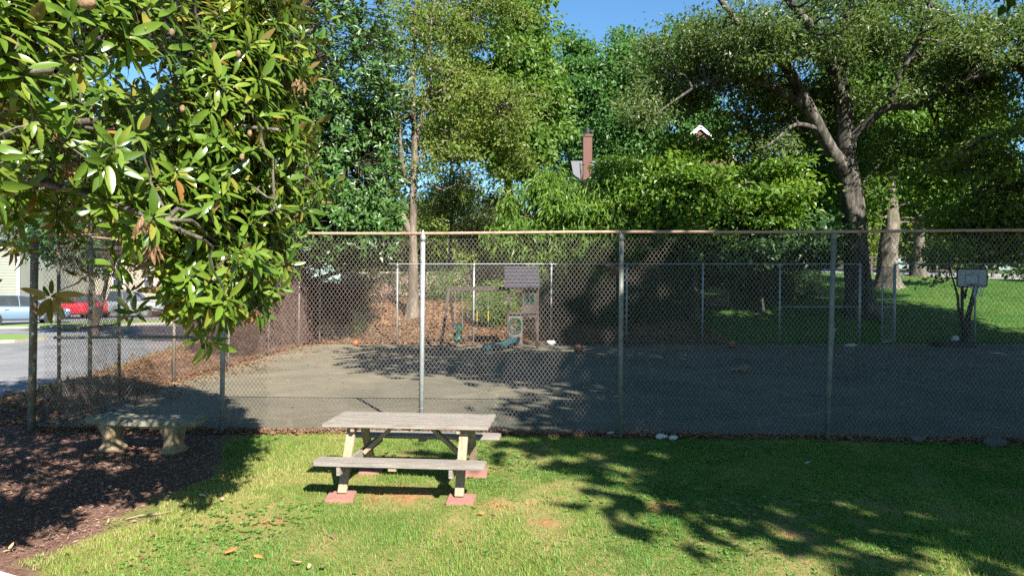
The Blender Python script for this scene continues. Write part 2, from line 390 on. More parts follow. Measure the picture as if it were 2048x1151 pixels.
BARE = [(1.55, 6.95, .30), (-2.35, 6.55, .22), (-1.2, 7.4, .5), (.35, 6.5, .22), (-.2, 7.0, .25), (2.6, 6.2, .22)]
def bare(x, y):
    t = 0 * x
    for a, b_, r_ in BARE: t = np.maximum(t, np.exp(-(((x - a) / 1.3) ** 2 + (y - b_) ** 2) / r_ ** 2))
    return t
vattr(ground, 'bare', bare(X, Y) * .68)
vattr(ground, 'far', np.clip((Y - 25) / 1.5, 0, 1))

def asphalt(name, c1, c2, c3, sc=.5, lit_stain=False):
    m, n, l, b = nodes(name)
    g = n.new('ShaderNodeNewGeometry'); pos = g.outputs['Position']
    t = noise(n, l, sc, 9, .62, pos, .6); r = ramp(n, [(.3, c1), (.5, c2), (.7, c3)]); l.new(t.outputs[0], r.inputs[0])
    t2 = noise(n, l, 60, 3, .6, pos); mx = n.new('ShaderNodeMix'); mx.data_type = 'RGBA'; mx.blend_type = 'MULTIPLY'; mx.inputs[0].default_value = .7
    r2 = ramp(n, [(.3, (.55, .55, .55)), (.7, (1.3, 1.3, 1.3))]); l.new(t2.outputs[0], r2.inputs[0]); l.new(r.outputs[0], mx.inputs[6]); l.new(r2.outputs[0], mx.inputs[7])
    # pale worn cracks
    v = n.new('ShaderNodeTexVoronoi'); v.feature = 'DISTANCE_TO_EDGE'; v.inputs['Scale'].default_value = .28
    ad = n.new('ShaderNodeMix'); ad.data_type = 'RGBA'; ad.inputs[0].default_value = .25; l.new(pos, ad.inputs[6]); t3 = noise(n, l, .9, 6, .7, pos); l.new(t3.outputs[1], ad.inputs[7]); l.new(ad.outputs[2], v.inputs['Vector'])
    r4 = ramp(n, [(0, (1.45, 1.38, 1.28)), (.012, (1, 1, 1))]); l.new(v.outputs[0], r4.inputs[0])
    m2 = n.new('ShaderNodeMix'); m2.data_type = 'RGBA'; m2.blend_type = 'MULTIPLY'; m2.inputs[0].default_value = 1; l.new(mx.outputs[2], m2.inputs[6]); l.new(r4.outputs[0], m2.inputs[7])
    out = m2.outputs[2]
    if lit_stain:   # leaf and soil stain, also painting sunlit warmth into the court's left side
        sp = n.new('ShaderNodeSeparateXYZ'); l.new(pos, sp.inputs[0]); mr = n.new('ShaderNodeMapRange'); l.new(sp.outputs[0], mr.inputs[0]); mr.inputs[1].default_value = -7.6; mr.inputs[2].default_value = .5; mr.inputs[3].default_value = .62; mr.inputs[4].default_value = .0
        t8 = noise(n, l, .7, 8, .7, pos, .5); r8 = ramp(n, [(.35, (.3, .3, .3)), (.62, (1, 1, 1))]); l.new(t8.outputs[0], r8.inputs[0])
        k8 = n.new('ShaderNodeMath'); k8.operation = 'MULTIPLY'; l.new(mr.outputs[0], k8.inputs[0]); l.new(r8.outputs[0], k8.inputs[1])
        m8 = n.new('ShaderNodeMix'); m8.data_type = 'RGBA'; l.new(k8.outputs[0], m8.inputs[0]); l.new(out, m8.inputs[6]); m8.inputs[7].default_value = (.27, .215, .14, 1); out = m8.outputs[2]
    l.new(out, b.inputs['Base Color']); b.inputs['Roughness'].default_value = .9; b.inputs['Specular IOR Level'].default_value = .15 if lit_stain else .25
    bp = n.new('ShaderNodeBump'); bp.inputs['Strength'].default_value = .4; bp.inputs['Distance'].default_value = .01; l.new(t2.outputs[0], bp.inputs['Height']); l.new(bp.outputs[0], b.inputs['Normal'])
    return m
M['court'] = asphalt('court_asphalt', (.070, .072, .058), (.108, .103, .078), (.155, .140, .102), lit_stain=True)
M['road'] = asphalt('road_asphalt', (.13, .13, .135), (.17, .17, .175), (.21, .21, .21))
M['road_far'] = asphalt('far_road_asphalt', (.26, .25, .26), (.31, .30, .30), (.36, .35, .34))
# court sheet
cx = np.linspace(-7.75, 34, 90); V = []; 
for x in cx:
    V.append((x, front_y(x) + .28 + .03 * math.sin(x * 3.1) + .02 * math.sin(x * 9), .004))
for x in cx: V.append((x, 26.25 + .05 * math.sin(x * 2.3), .004))
n_ = len(cx)
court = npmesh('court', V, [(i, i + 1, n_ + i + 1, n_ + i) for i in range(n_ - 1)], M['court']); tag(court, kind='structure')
# road at left
ry = np.linspace(13.2, 120, 60); V = []; cols = 14
for y in ry:
    e = float(road_edge(y))
    for k in range(cols):
        x = e - (k / (cols - 1)) ** 1.5 * 110
        V.append((x, y + (0.6 * math.sin(x * .3) if y < 14 else 0), gzf(x, y) + .012))
road = npmesh('road', V, [(i * cols + k + 1, i * cols + k, (i + 1) * cols + k, (i + 1) * cols + k + 1) for i in range(len(ry) - 1) for k in range(cols - 1)], M['road'], smooth=True); tag(road, kind='structure')
# road climbing away at right
pts = [(60, 44), (42, 47), (34, 50), (27, 54), (18, 58), (8, 60), (-6, 62)]
V = []; hw = 2.3
pp = [Vector((a, b)) for a, b in pts]; dens = []
for i in range(len(pp) - 1):
    for t in np.linspace(0, 1, 8, endpoint=False): dens.append(pp[i].lerp(pp[i + 1], t))
for i, p in enumerate(dens):
    t = (dens[min(i + 1, len(dens) - 1)] - dens[max(i - 1, 0)]).normalized(); nrm = Vector((-t.y, t.x))
    for s in (-1, -.5, 0, .5, 1):
        q = p + nrm * s * hw; V.append((q.x, q.y, gzf(q.x, q.y) + .03))
road2 = npmesh('far_road', V, [(i * 5 + k, i * 5 + k + 1, (i + 1) * 5 + k + 1, (i + 1) * 5 + k) for i in range(len(dens) - 1) for k in range(4)], M['road_far'], smooth=True); tag(road2, kind='structure')
# kerbed grass islands beside the road
def island(poly, name):
    bm = bmesh.new(); P = [Vector((x, y, gzf(x, y))) for x, y in poly]
    vs = [bm.verts.new(p + Vector((0, 0, .13))) for p in P]; f = bm.faces.new(vs)
    bmesh.ops.recalc_face_normals(bm, faces=[f]); 
    if f.normal.z < 0: f.normal_flip()
    ext = bmesh.ops.inset_region(bm, faces=[f], thickness=.22, depth=.0)
    edge_f = [q for q in bm.faces if q is not f]
    low = [bm.verts.new(p + Vector((0, 0, -.1))) for p in P]
    n = len(vs)
    for i in range(n): edge_f.append(bm.faces.new((low[i], low[(i + 1) % n], vs[(i + 1) % n], vs[i])))
    for q in edge_f: q.material_index = 1
    me = bpy.data.meshes.new(name); bm.to_mesh(me); bm.free()
    o = bpy.data.objects.new(name, me); COL.objects.link(o); me.materials.append(M['islandgrass']); me.materials.append(M['kerb']); tag(o, kind='structure'); return o
M['islandgrass'] = mat('verge_grass', (.10, .19, .035), (.17, .21, .06), 2.5, 1, 0, .8, 60, mid=(.13, .20, .045))
M['kerb'] = mat('kerb_concrete', (.36, .31, .25), (.24, .21, .17), 6, .95, 0, .3)
island([(-29, 25.0), (-22, 25.4), (-19.4, 26.6), (-19.2, 28.2), (-21, 29.4), (-29, 30.2)], 'grass_verge')
island([(-27.5, 35.0), (-24.5, 35.3), (-16.4, 42.3), (-15.8, 44.2), (-18, 44.9), (-26.5, 37.6)], 'grass_verge')
pth = MB(); pth.add([(-9, 3.0, .03), (-2.6, 3.0, .03), (-3.34, 5.04, .03), (-9, 7.63, .03), (-9, 3.0, -.1), (-2.6, 3.0, -.1), (-3.34, 5.04, -.1), (-9, 7.63, -.1)], [(0, 1, 2, 3), (0, 4, 5, 1), (1, 5, 6, 2), (2, 6, 7, 3), (3, 7, 4, 0)])
tag(pth.build('concrete_path', M['path'], bevel=.01), kind='structure')

# ------------------------------------------------------------------ chain link fences
def chain_mesh(A, B, z0, z1, m, parent, r=.0024, dw=.062, dh=.088, wave=.012, topf=None, seed=0, nside=3):
    A = np.array(A, float); B = np.array(B, float); L = np.linalg.norm(B - A); u = (B - A) / L; nrm = np.array([-u[1], u[0]])
    nw = int(L / (dw / 2)); nk = int((z1 - z0) / (dh / 2)) + 1
    i = np.arange(nw)[:, None]; k = np.arange(nk)[None, :]
    right = ((k + i) % 2)
    s = (i + right) * dw / 2 + .002 * np.sin(i * 1.7 + k * .9); z = z0 + k * dh / 2 + 0 * i
    z = z + .012 * np.sin(s * 1.3 + seed)
    off = wave * (np.sin(s * 1.9 + seed) * np.sin(z * 1.4 + seed) + .5 * np.sin(s * 5.1 + z * 2.2)) + (right - .5) * .004
    P = np.stack([A[0] + u[0] * s + nrm[0] * off, A[1] + u[1] * s + nrm[1] * off, z + gz(A[0] + u[0] * s, A[1] + u[1] * s) * (1 if topf is None else 0)], -1)
    # local frame: sweep direction alternates; use fixed section axes (horizontal along fence and across it)
    V = []
    for q in range(nside):
        a = 2 * math.pi * q / nside + .5
        V.append(P + (np.array([u[0], u[1], 0]) * math.cos(a) * 1.25 + np.array([nrm[0], nrm[1], 0]) * math.sin(a)) * r)
    V = np.stack(V, 2)                                            # nw,nk,nside,3
    id_ = np.arange(nw * nk * nside).reshape(nw, nk, nside)
    Qs = []
    for q in range(nside):
        q2 = (q + 1) % nside
        Qs.append(np.stack([id_[:, :-1, q], id_[:, :-1, q2], id_[:, 1:, q2], id_[:, 1:, q]], -1).reshape(-1, 4))
    return npmesh('wire_mesh', V.reshape(-1, 3), np.concatenate(Qs), m, parent, smooth=True)

def post(parent, base, top, r, m, cap=True, name='post'):
    b = MB(); b.tube([base, Vector(base).lerp(Vector(top), .5), top], r, 12)
    if cap:
        t = Vector(top); b.lathe([(r * 1.2, -.06), (r * 1.2, .01), (r * .9, .035), (r * .35, .06), (r * .3, .10), (r * .1, .12)], 12, t)
    o = b.build(name, m, parent, smooth=True); return o

# near fence
nf = thing('chain_link_fence', 'tall chain link fence with rusty top rail running behind the picnic table', 'fence')
chain_mesh((-7.3, front_y(-7.3) + .045), (13, front_y(13) + .045), .06, 3.04, M['wire'], nf, r=.0023, topf=1)
NFP = [(62, 70, 10.62, M['rustpost'], .055), (443, 448, 10.42, M['galv'], .036), (842, 846, 10.27, M['galv'], .036), (1241, 1243, 10.10, M['galv_dull'], .036), (1655, 1668, 9.95, M['galv_dull'], .036)]
for a, b_, d, m, r in NFP:
    post(nf, ((a - 1024) * d / F, d, -.1), ((b_ - 1024) * d / F, d, 2.98), r, m)
for x in (7.65, 10.7): post(nf, (x, front_y(x), -.1), (x + .05, front_y(x), 2.98), .036, M['galv_dull'])
rb = MB(); rail_pts = [(x, front_y(x) - .0, 3.045 + .006 * math.sin(x * 1.1)) for x in np.linspace(-7.2, 13, 60)]
rb.tube(rail_pts, .023, 10); rb.build('top_rail', M['rustrail'], nf, smooth=True)
mr = MB(); xs_ = np.linspace(-7.1, -4.42, 14); mr.tube([(x, front_y(x) + .0, 1.46 + .01 * math.sin(x * 2)) for x in xs_], .022, 10); mr.build('mid_rail', M['galv_dull'], nf, smooth=True)
for x in np.arange(-7, 9, .62):
    x += .08 * math.sin(x * 7); y = front_y(x)
    tw = MB(); tw.tube([(x + .028 * 0, y + .03 * math.cos(a), 3.045 + .03 * math.sin(a)) for a in np.linspace(0, 2 * math.pi, 9)], .0035, 5); tw.build('tie_wire', M['galv'], nf)
for a, b_, d, m, r in NFP:
    for z in (.4, .95, 1.5, 2.05, 2.6):
        x = ((a + (b_ - a) * z / 3) - 1024) * d / F
        tw = MB(); tw.tube([(x + (r + .004) * math.cos(t), d + (r + .004) * math.sin(t) , z + .004 * t) for t in np.linspace(0, 2 * math.pi, 13)], .0035, 5); tw.build('tie_wire', M['galv'], nf)

# left side fence
sf = thing('chain_link_fence', 'side chain link fence running back beside the road with leaf litter at its foot', 'fence')
SX0, SY0, SX1, SY1 = -7.35, 10.75, -7.78, 26.2
chain_mesh((-7.9, 12.65), (-7.72, 26.2), .1, 3.16, M['wire_rust'], sf, r=.0023, topf=1, seed=2)
for y in (12.65, 15.8, 18.85, 21.95, 25.05): post(sf, (-7.86 + .02, y, -.1), (-7.8, y, 3.08), .034, M['rustpost'] if y < 17 else M['galv'])
rb = MB(); rb.tube([(-7.84, y, 3.16) for y in np.linspace(12.6, 26.2, 20)], .022, 8); rb.build('top_rail', M['rustrail'], sf, smooth=True)
# gate leaf swung open along the side
gl = thing('chain_link_gate', 'dark rusty chain link gate leaf standing open behind the corner post', 'gate')
ga, gb = Vector((-7.16, 10.78)), Vector((-7.14, 12.4))
g = MB()
for p in (ga, gb): g.tube([(p.x, p.y, .12), (p.x, p.y, 2.9)], .026, 10)
for z in (.14, 1.55, 2.88): g.tube([(ga.x, ga.y, z), (gb.x, gb.y, z)], .022, 10)
g.build('frame', M['rustpost'], gl, smooth=True)
chain_mesh(ga, gb, .15, 2.88, M['wire'], gl, r=.0027, topf=1, seed=3)
# rear panel joining gate to side fence
# far fence
ff = thing('chain_link_fence', 'far chain link fence along the back edge of the court in front of the trees', 'fence')
FY = 26.35
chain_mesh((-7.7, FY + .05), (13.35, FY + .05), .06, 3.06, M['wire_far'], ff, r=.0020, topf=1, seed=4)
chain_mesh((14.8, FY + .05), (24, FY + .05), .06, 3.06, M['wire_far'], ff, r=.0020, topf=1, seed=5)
for px in (640, 795, 948, 1103, 1254, 1406, 1560, 1720, 1790, 1951):
    x = (px - 1024) * FY / F
    post(ff, (x - .03, FY, -.1), (x, FY, 3.03), .036 if px not in (1720, 1790) else .05, M['galv'])
rb = MB(); rb.tube([(x, FY, 3.07) for x in np.linspace(-7.7, 13.4, 40)], .021, 8); rb.tube([(x, FY, 3.07) for x in np.linspace(14.8, 24, 20)], .021, 8); rb.build('top_rail', M['galv'], ff, smooth=True)
rb = MB(); rb.tube([(10.3, FY, 1.42), (13.4, FY, 1.42)], .02, 8); rb.build('mid_rail', M['galv'], ff, smooth=True)
g2 = thing('chain_link_gate', 'narrow galvanised gate left ajar in the far fence beside the oak trunk', 'gate')
ga, gb = Vector((14.72, FY - .02)), Vector((13.88, FY - .75))
g = MB()
for p in (ga, gb): g.tube([(p.x, p.y, .1), (p.x, p.y, 2.95)], .024, 10)
for z in (.12, 1.42, 2.93): g.tube([(ga.x, ga.y, z), (gb.x, gb.y, z)], .02, 10)
g.build('frame', M['galv'], g2, smooth=True)
chain_mesh(gb, ga, .12, 2.93, M['wire_far'], g2, r=.0023, topf=1, seed=6)

# ------------------------------------------------------------------ picnic table
PT = thing('picnic_table', 'weathered wooden picnic table with attached benches standing on pink pavers', 'picnic table', (-1.13, 7.72, 0), R(-5.5))
GZT = .055
def plank(x0, x1, y, wdt, z, t, ch=0.0):
    b = MB(); h = wdt / 2
    poly = [(x0 + ch, y - h), (x1 - ch, y - h), (x1, y - h + ch), (x1, y + h - ch), (x1 - ch, y + h), (x0 + ch, y + h), (x0, y + h - ch), (x0, y - h + ch)] if ch else [(x0, y - h), (x1, y - h), (x1, y + h), (x0, y + h)]
    n = len(poly); V = [(p[0], p[1], z - t) for p in poly] + [(p[0], p[1], z) for p in poly]
    b.add(V, [tuple(reversed(range(n))), tuple(range(n, 2 * n))] + [(i, (i + 1) % n, (i + 1) % n + n, i + n) for i in range(n)])
    return b
for k in range(5):
    plank(-.915 + .004 * (k % 2), .915 - .005 * ((k + 1) % 2), -.292 + k * .146, .140, .755 + .001 * (k % 3), .04).build('tabletop_board', M['wood'], PT, bevel=.004)
for s in (-1, 1):
    plank(-.875, .93, s * .665, .25, .445, .042, .035).build('seat', M['wood'], PT, bevel=.005)
for sx in (-1, 1):
    for sy in (-1, 1):
        b = MB(); b.beam((sx * .63, sy * .53, GZT), (sx * .63, sy * .19, .715), .042, .095, (1, 0, 0)); 
        b.build('leg', M['wood_warm'], PT, bevel=.004)
    b = MB(); b.beam((sx * .585, -.78, .355), (sx * .585, .78, .355), .040, .092); b.build('cross_beam', M['wood'], PT, bevel=.004)
    b = MB(); b.beam((sx * .585, -.34, .690), (sx * .585, .34, .690), .040, .048); b.build('cleat', M['wood_warm'], PT, bevel=.003)
    b = MB(); b.beam((sx * .555, 0, .36), (sx * .20, 0, .685), .045, .085, (0, 1, 0)); b.build('brace', M['wood_warm'], PT, bevel=.004)
b = MB(); b.box((0, 0, .695), (.09, .66, .038)); b.build('cleat', M['wood_warm'], PT, bevel=.003)
for s in (-1, 1):
    b = MB(); b.box((-.02, s * .665, .384), (.085, .22, .036)); b.build('cleat', M['wood_warm'], PT, bevel=.003)
PV = [(-1.81, 7.22, .1, 'front left'), (-.53, 7.12, -.06, 'front right'), (-1.71, 8.27, .12, 'rear left'), (-.44, 8.15, 0, 'rear right')]
for sx in (-1, 1):
    for sy in (-1, 1):
        for z_ in (.355, .66):
            y_ = sy * (.19 + .34 * (.715 - z_) / .66); b = MB(); b.lathe([(.011, 0), (.011, .008), (.005, .012)], 8, (sx * .655, y_, z_), 'X'); b.build('bolt', M['black'], PT)
for x, y, rz, nm in PV:
    b = MB(); b.box((0, 0, .022), (.29, .29, .05)); o = b.build('paver', M['paver'], bevel=.008); o.location = (x, y, 0); o.rotation_euler = (R(1.5), 0, rz)
    tag(o, f'square pink concrete paver under the {nm} leg of the picnic table', 'paver', 'pavers under the picnic table')

# ------------------------------------------------------------------ stone bench
SB = thing('stone_bench', 'mossy grey stone garden bench on mulch before the gate', 'bench', (-5.07, 9.2, 0), R(-9))
bm = bmesh.new(); outer = []; N = 16; Rr = 2.3
for k in range(N + 1):
    a = -.38 + .76 * k / N; outer.append((Rr * math.sin(a), -Rr * math.cos(a) + Rr + .14 - .30 * 0))
poly = [(x, y - .24) for x, y in outer] + [(x * .86, y * .9 + .22) for x, y in reversed(outer)]
vs = [bm.verts.new((p[0], p[1], .36)) for p in poly]; f = bm.faces.new(vs)
ex = bmesh.ops.extrude_face_region(bm, geom=[f]); bmesh.ops.translate(bm, vec=(0, 0, .095), verts=[v for v in ex['geom'] if isinstance(v, bmesh.types.BMVert)])
bmesh.ops.recalc_face_normals(bm, faces=bm.faces[:]); bmesh.ops.bevel(bm, geom=[e for e in bm.edges if e.calc_face_angle(0) > .6], offset=.025, segments=3, affect='EDGES')
me = bpy.data.meshes.new('seat_slab'); bm.to_mesh(me); bm.free(); link('seat_slab', me, M['stone'], SB)
for s in (-1, 1):
    b = MB(); secs = []
    for z, wx, wy in ((-.02, .15, .19), (.04, .15, .19), (.09, .105, .15), (.20, .10, .14), (.29, .135, .18), (.36, .15, .19)):
        secs.append([(s * .46 + wx * math.copysign(abs(math.cos(a)) ** .6, math.cos(a)) * .95, .14 + wy * math.copysign(abs(math.sin(a)) ** .6, math.sin(a)) * .95, z) for a in np.linspace(0, 2 * math.pi, 20, endpoint=False)])
    b.loft(secs); b.build('leg', M['stone_leg'], SB, smooth=True)

# ------------------------------------------------------------------ playset
PS = thing('playset', 'brown wooden playset with roofed tower and swing beam at the far court edge', 'playset', (0, 24.3, 0))
def pxw(px, d=24.3): return (px - 1024) * d / F
def pzw(py, d=24.3): return CAMZ - (py - HOR) * d / F
xl, xr = pxw(1017), pxw(1075); xm = pxw(1045)
for x in (xl, xr):
    for y in (0, 1.05):
        b = MB(); b.box((x, y, 1.1), (.09, .09, 2.2)); b.build('post', M['play_wood'], PS, bevel=.006)
b = MB()
zr0, zr1 = pzw(575), pzw(534) + .05
b.add([(xl - .14, -.28, zr0), (xr + .07, -.28, zr0), (xr + .07, .52, zr1), (xl - .14, .52, zr1), (xl - .14, 1.32, zr0), (xr + .07, 1.32, zr0)], [(0, 1, 2, 3), (3, 2, 5, 4)])
rf = b.build('roof', M['play_roof'], PS)
sm = rf.modifiers.new('s', 'SOLIDIFY'); sm.thickness = .04
b = MB()
for k in range(6):
    t = k / 6; b.box(((xl + xr) / 2 - .035, -.295 + .8 * (t + .04), zr0 + (zr1 - zr0) * (t + .04) + .03), (xr - xl + .21, .02, .015))
b.build('roof_batten', M['play_wood'], PS)
for y in (0.0, 1.05):
    b = MB(); b.add([(xl - .1, y - .01, zr0 - .02), (xr + .03, y - .01, zr0 - .02), (xr + .03, y - .01, zr0 + .08), (xl - .1, y - .01, zr0 + .08), (xl - .1, y + .03, zr0 - .02), (xr + .03, y + .03, zr0 - .02), (xr + .03, y + .03, zr0 + .08), (xl - .1, y + .03, zr0 + .08)], [(0, 1, 2, 3), (7, 6, 5, 4), (0, 4, 5, 1), (3, 2, 6, 7), (0, 3, 7, 4), (1, 5, 6, 2)]); b.build('header_board', M['play_wood'], PS)
b = MB(); b.box(((xl + xr) / 2, .52, 1.2), (xr - xl, 1.1, .07)); b.build('deck', M['play_wood'], PS)
# lower left panel of horizontal boards with round-top window
def boards(x0, x1, z0, z1, y, hole=None, n=10):
    b = MB(); h = (z1 - z0) / n
    for k in range(n):
        za = z0 + k * h; zc = za + h / 2
        if hole and hole[2] < zc < hole[3]:
            b.box(((x0 + hole[0]) / 2, y, zc), (hole[0] - x0, .03, h * .93)); b.box(((x1 + hole[1]) / 2, y, zc), (x1 - hole[1], .03, h * .93))
        else: b.box(((x0 + x1) / 2, y, zc), (x1 - x0, .03, h * .93))
    return b
hx0, hx1, hz0, hz1 = pxw(1021), pxw(1041), pzw(664), pzw(637)
boards(xl, xm, .08, 1.16, -.06, (hx0, hx1, hz0, hz1), 14).build('wall_panel', M['play_panel'], PS)
b = MB(); ring = []
for k in range(20):
    a = 2 * math.pi * k / 20; ring.append(((hx0 + hx1) / 2 + (hx1 - hx0) / 2 * 1.12 * math.copysign(abs(math.cos(a)) ** .7, math.cos(a)), -.085, (hz0 + hz1) / 2 + (hz1 - hz0) / 2 * 1.12 * math.copysign(abs(math.sin(a)) ** .7, math.sin(a))))
b.tube(ring + [ring[0]], .03, 6, False)
b.box(((hx0 + hx1) / 2, -.085, (hz0 + hz1) / 2), (hx1 - hx0, .025, .035)); b.box(((hx0 + hx1) / 2, -.088, (hz0 + hz1) / 2), (.03, .02, hz1 - hz0))
b.build('window_frame', M['green_pl'], PS)
wx0, wx1, wz0, wz1 = pxw(1051), pxw(1068), pzw(606), pzw(587)
boards(xm, xr, 1.24, pzw(578), -.06, (wx0, wx1, wz0, wz1), 12).build('wall_panel', M['play_wood'], PS)
b = MB()
for x in (wx0, wx1): b.box((x, -.085, (wz0 + wz1) / 2), (.035, .03, wz1 - wz0 + .06))
for z in (wz0, wz1): b.box(((wx0 + wx1) / 2, -.088, z), (wx1 - wx0, .03, .035))
b.box(((wx0 + wx1) / 2, -.08, (wz0 + wz1) / 2), (.025, .02, wz1 - wz0)); b.build('window_frame', M['green_pl'], PS)
b = MB(); b.box(((xl + xm) / 2 + .0, -.07, 1.26), (xm - xl, .03, .09)); b.build('rail', M['play_wood'], PS)
# arch over the doorway
b = MB(); cxm = (xm + xr) / 2; hw_ = (xr - xm) / 2
for k in range(10):
    a0 = math.pi * k / 10; a1 = math.pi * (k + 1) / 10
    b.add([(cxm + hw_ * math.cos(a0), -.06, .98 + .14 * math.sin(a0)), (cxm + hw_ * math.cos(a1), -.06, .98 + .14 * math.sin(a1)), (cxm + hw_ * math.cos(a1), -.06, 1.2), (cxm + hw_ * math.cos(a0), -.06, 1.2)], [(0, 1, 2, 3)])
o = b.build('arch_board', M['play_wood'], PS); o.modifiers.new('s', 'SOLIDIFY').thickness = .03
bx = pxw(896)
b = MB(); b.beam((bx - .1, .5, pzw(577)), (xl, .5, pzw(577)), .10, .15); b.build('swing_beam', M['play_wood'], PS, bevel=.006)
for y, x2 in ((-.55, pxw(884)), (1.5, pxw(905))):
    b = MB(); b.beam((bx, .5, 2.1), (x2, y, .0), .09, .14, (0, 1, 0)); b.build('beam_leg', M['play_wood'], PS, bevel=.006)
b = MB(); sec = []
for t in np.linspace(0, 1, 14):
    x = (xm - .1) * (1 - t) + pxw(966) * t; y = -.15 - .75 * t; z = .07 + .26 * (1 - t) ** 1.6 + .05 * math.sin(t * 9) * (1 - t)
    dx, dy = .35, .28
    sec.append([(x - .0, y - .25, z + .12), (x, y - .22, z + .12), (x, y - .2, z + .02), (x, y + .2, z + .02), (x, y + .22, z + .12), (x, y + .25, z + .12), (x, y + .23, z - .05), (x, y - .23, z - .05)])
b.loft(sec); b.build('slide', M['teal'], PS, smooth=False)
# glider hanging from beam
GS = thing('glider_swing', 'green plastic glider with yellow seats hanging under the left end of the swing beam', 'swing', (pxw(915), 24.75, 0))
b = MB(); secs = []
for t in np.linspace(-.5, .5, 9):
    wd = .13 * (1 - (t * 1.6) ** 4 * .5) + .02; hz = .12 + .06 * math.cos(t * 6)
    secs.append([(wd * math.cos(a) + .04 * t, t * .5 , .52 + hz * math.sin(a) + t * .5) for a in np.linspace(0, 2 * math.pi, 10, endpoint=False)])
b.loft(secs); b.build('body', M['green_pl'], GS, smooth=True)
for s in (-1, 1):
    b = MB(); b.box((s * .12, 0, .56), (.19, .16, .06)); b.box((s * .12, -.02, .60), (.17, .12, .05)); b.build('seat', M['yellow_pl'], GS, bevel=.02)
b = MB(); b.tube([(-.2, -.2, .32), (.18, -.2, .32), (.24, -.2, .22), (.12, -.2, .2)], .03, 8); b.build('foot_bar', M['black'], GS)
b = MB(); b.tube([(-.2, .2, .86), (.2, .2, .86)], .025, 8); b.build('handle_bar', M['black'], GS)
for s in (-1, 1): b = MB(); b.tube([(s * .15, 0.05, .62), (s * .12, .05, 2.06)], .010, 6); b.build('hanger_rod', M['galv_dull'], GS)
TR = thing('trapeze_swing', 'swing on thin chains with yellow grips beneath the middle of the swing beam', 'swing', (pxw(964), 24.8, 0))
for s in (-1, 1): b = MB(); b.tube([(s * .22, 0, 2.06), (s * .2, 0, .75)], .007, 5); b.build('chain', M['galv_dull'], TR)
for s in (-1, 1):
    b = MB(); b.tube([(s * .205, 0, .95), (s * .2, 0, 1.32)], .02, 8); b.build('grip', M['yellow_pl'], TR)
b = MB(); b.beam((-.24, 0, .72), (.24, 0, .72), .16, .03); b.build('seat', M['play_wood'], TR)

# ------------------------------------------------------------------ basketball hoop
HD = 25.0
BH = thing('basketball_hoop', 'portable basketball hoop with white backboard at the right of the court', 'basketball hoop', ((1928 - 1024) * HD / F, HD, 0))
def hx(px): return (px - 1928) * HD / F
def hz(py): return CAMZ - (py - HOR) * HD / F
b = MB(); b.loft([[(x * k, y * k2 + .1, z) for x, y in ((-1.05, -.3), (-.9, -.42), (.35, -.42), (.45, -.2), (.45, .35), (-.9, .35), (-1.05, .2))] for z, k, k2 in ((.0, 1, 1), (.10, 1, 1), (.18, .92, .85), (.22, .7, .6))]); b.build('base', M['black'], BH, bevel=.015)
b = MB(); b.tube([(.02, .1, .15), (0, .1, 1.2), (0, .1, hz(572))], .055, 12); b.beam((0, .1, 1.75), (.02, -.1, 2.1), .05, .06); b.beam((.1, .1, 1.75), (.1, -.1, 2.4), .03, .05); b.build('pole', M['black'], BH, smooth=True)
bx0, bx1, bz0, bz1 = hx(1909), hx(1968), hz(573), hz(538)
def rrect(x0, x1, z0, z1, r, n=5):
    P = []
    for cx_, cz_, a0 in ((x1 - r, z1 - r, 0), (x0 + r, z1 - r, 90), (x0 + r, z0 + r, 180), (x1 - r, z0 + r, 270)):
        for k in range(n): a = R(a0 + 90 * k / (n - 1)); P.append((cx_ + r * math.cos(a), cz_ + r * math.sin(a)))
    return P
b = MB(); b.prism(rrect(bx0, bx1, bz0, bz1, .08), -.16, -.12); bb = b.build('backboard', M['board'], BH)
b = MB(); P = rrect(bx0, bx1, bz0, bz1, .08); b.tube([(x, -.15, z) for x, z in P + [P[0]]], .026, 6, False); b.build('edge_trim', M['black'], bb)
ix0, ix1, iz0, iz1 = hx(1925), hx(1951), hz(567), hz(549); b = MB(); 
for x in (ix0, ix1): b.box((x, -.163, (iz0 + iz1) / 2), (.025, .006, iz1 - iz0))
for z in (iz0, iz1): b.box(((ix0 + ix1) / 2, -.1635, z), (ix1 - ix0 + .02, .006, .025))
for x in (hx(1925), hx(1953)): b.box((x, -.163, hz(545)), (.05, .006, .04))
b.box((hx(1940), -.163, hz(545.5)), (.11, .006, .03)); b.build('target_square', M['line_blue'], bb)
rx = hx(1940); b = MB(); b.tube([(rx + .225 * math.cos(a), -.42 + .225 * math.sin(a), bz0 + .06) for a in np.linspace(0, 2 * math.pi, 21)], .014, 6, False); b.box((rx, -.18, bz0 + .05), (.14, .05, .1)); b.build('rim', M['red_metal'], BH)
b = MB()
for k in range(10):
    a0 = 2 * math.pi * k / 10
    for sg in (-1, 1):
        b.tube([(rx + r * math.cos(a0 + sg * t * .65), -.42 + r * math.sin(a0 + sg * t * .65), bz0 + .06 - t * .42) for t, r in ((0, .22), (.33, .17), (.66, .135), (1, .14))], .006, 4, False)
b.build('net', M['net'], BH)

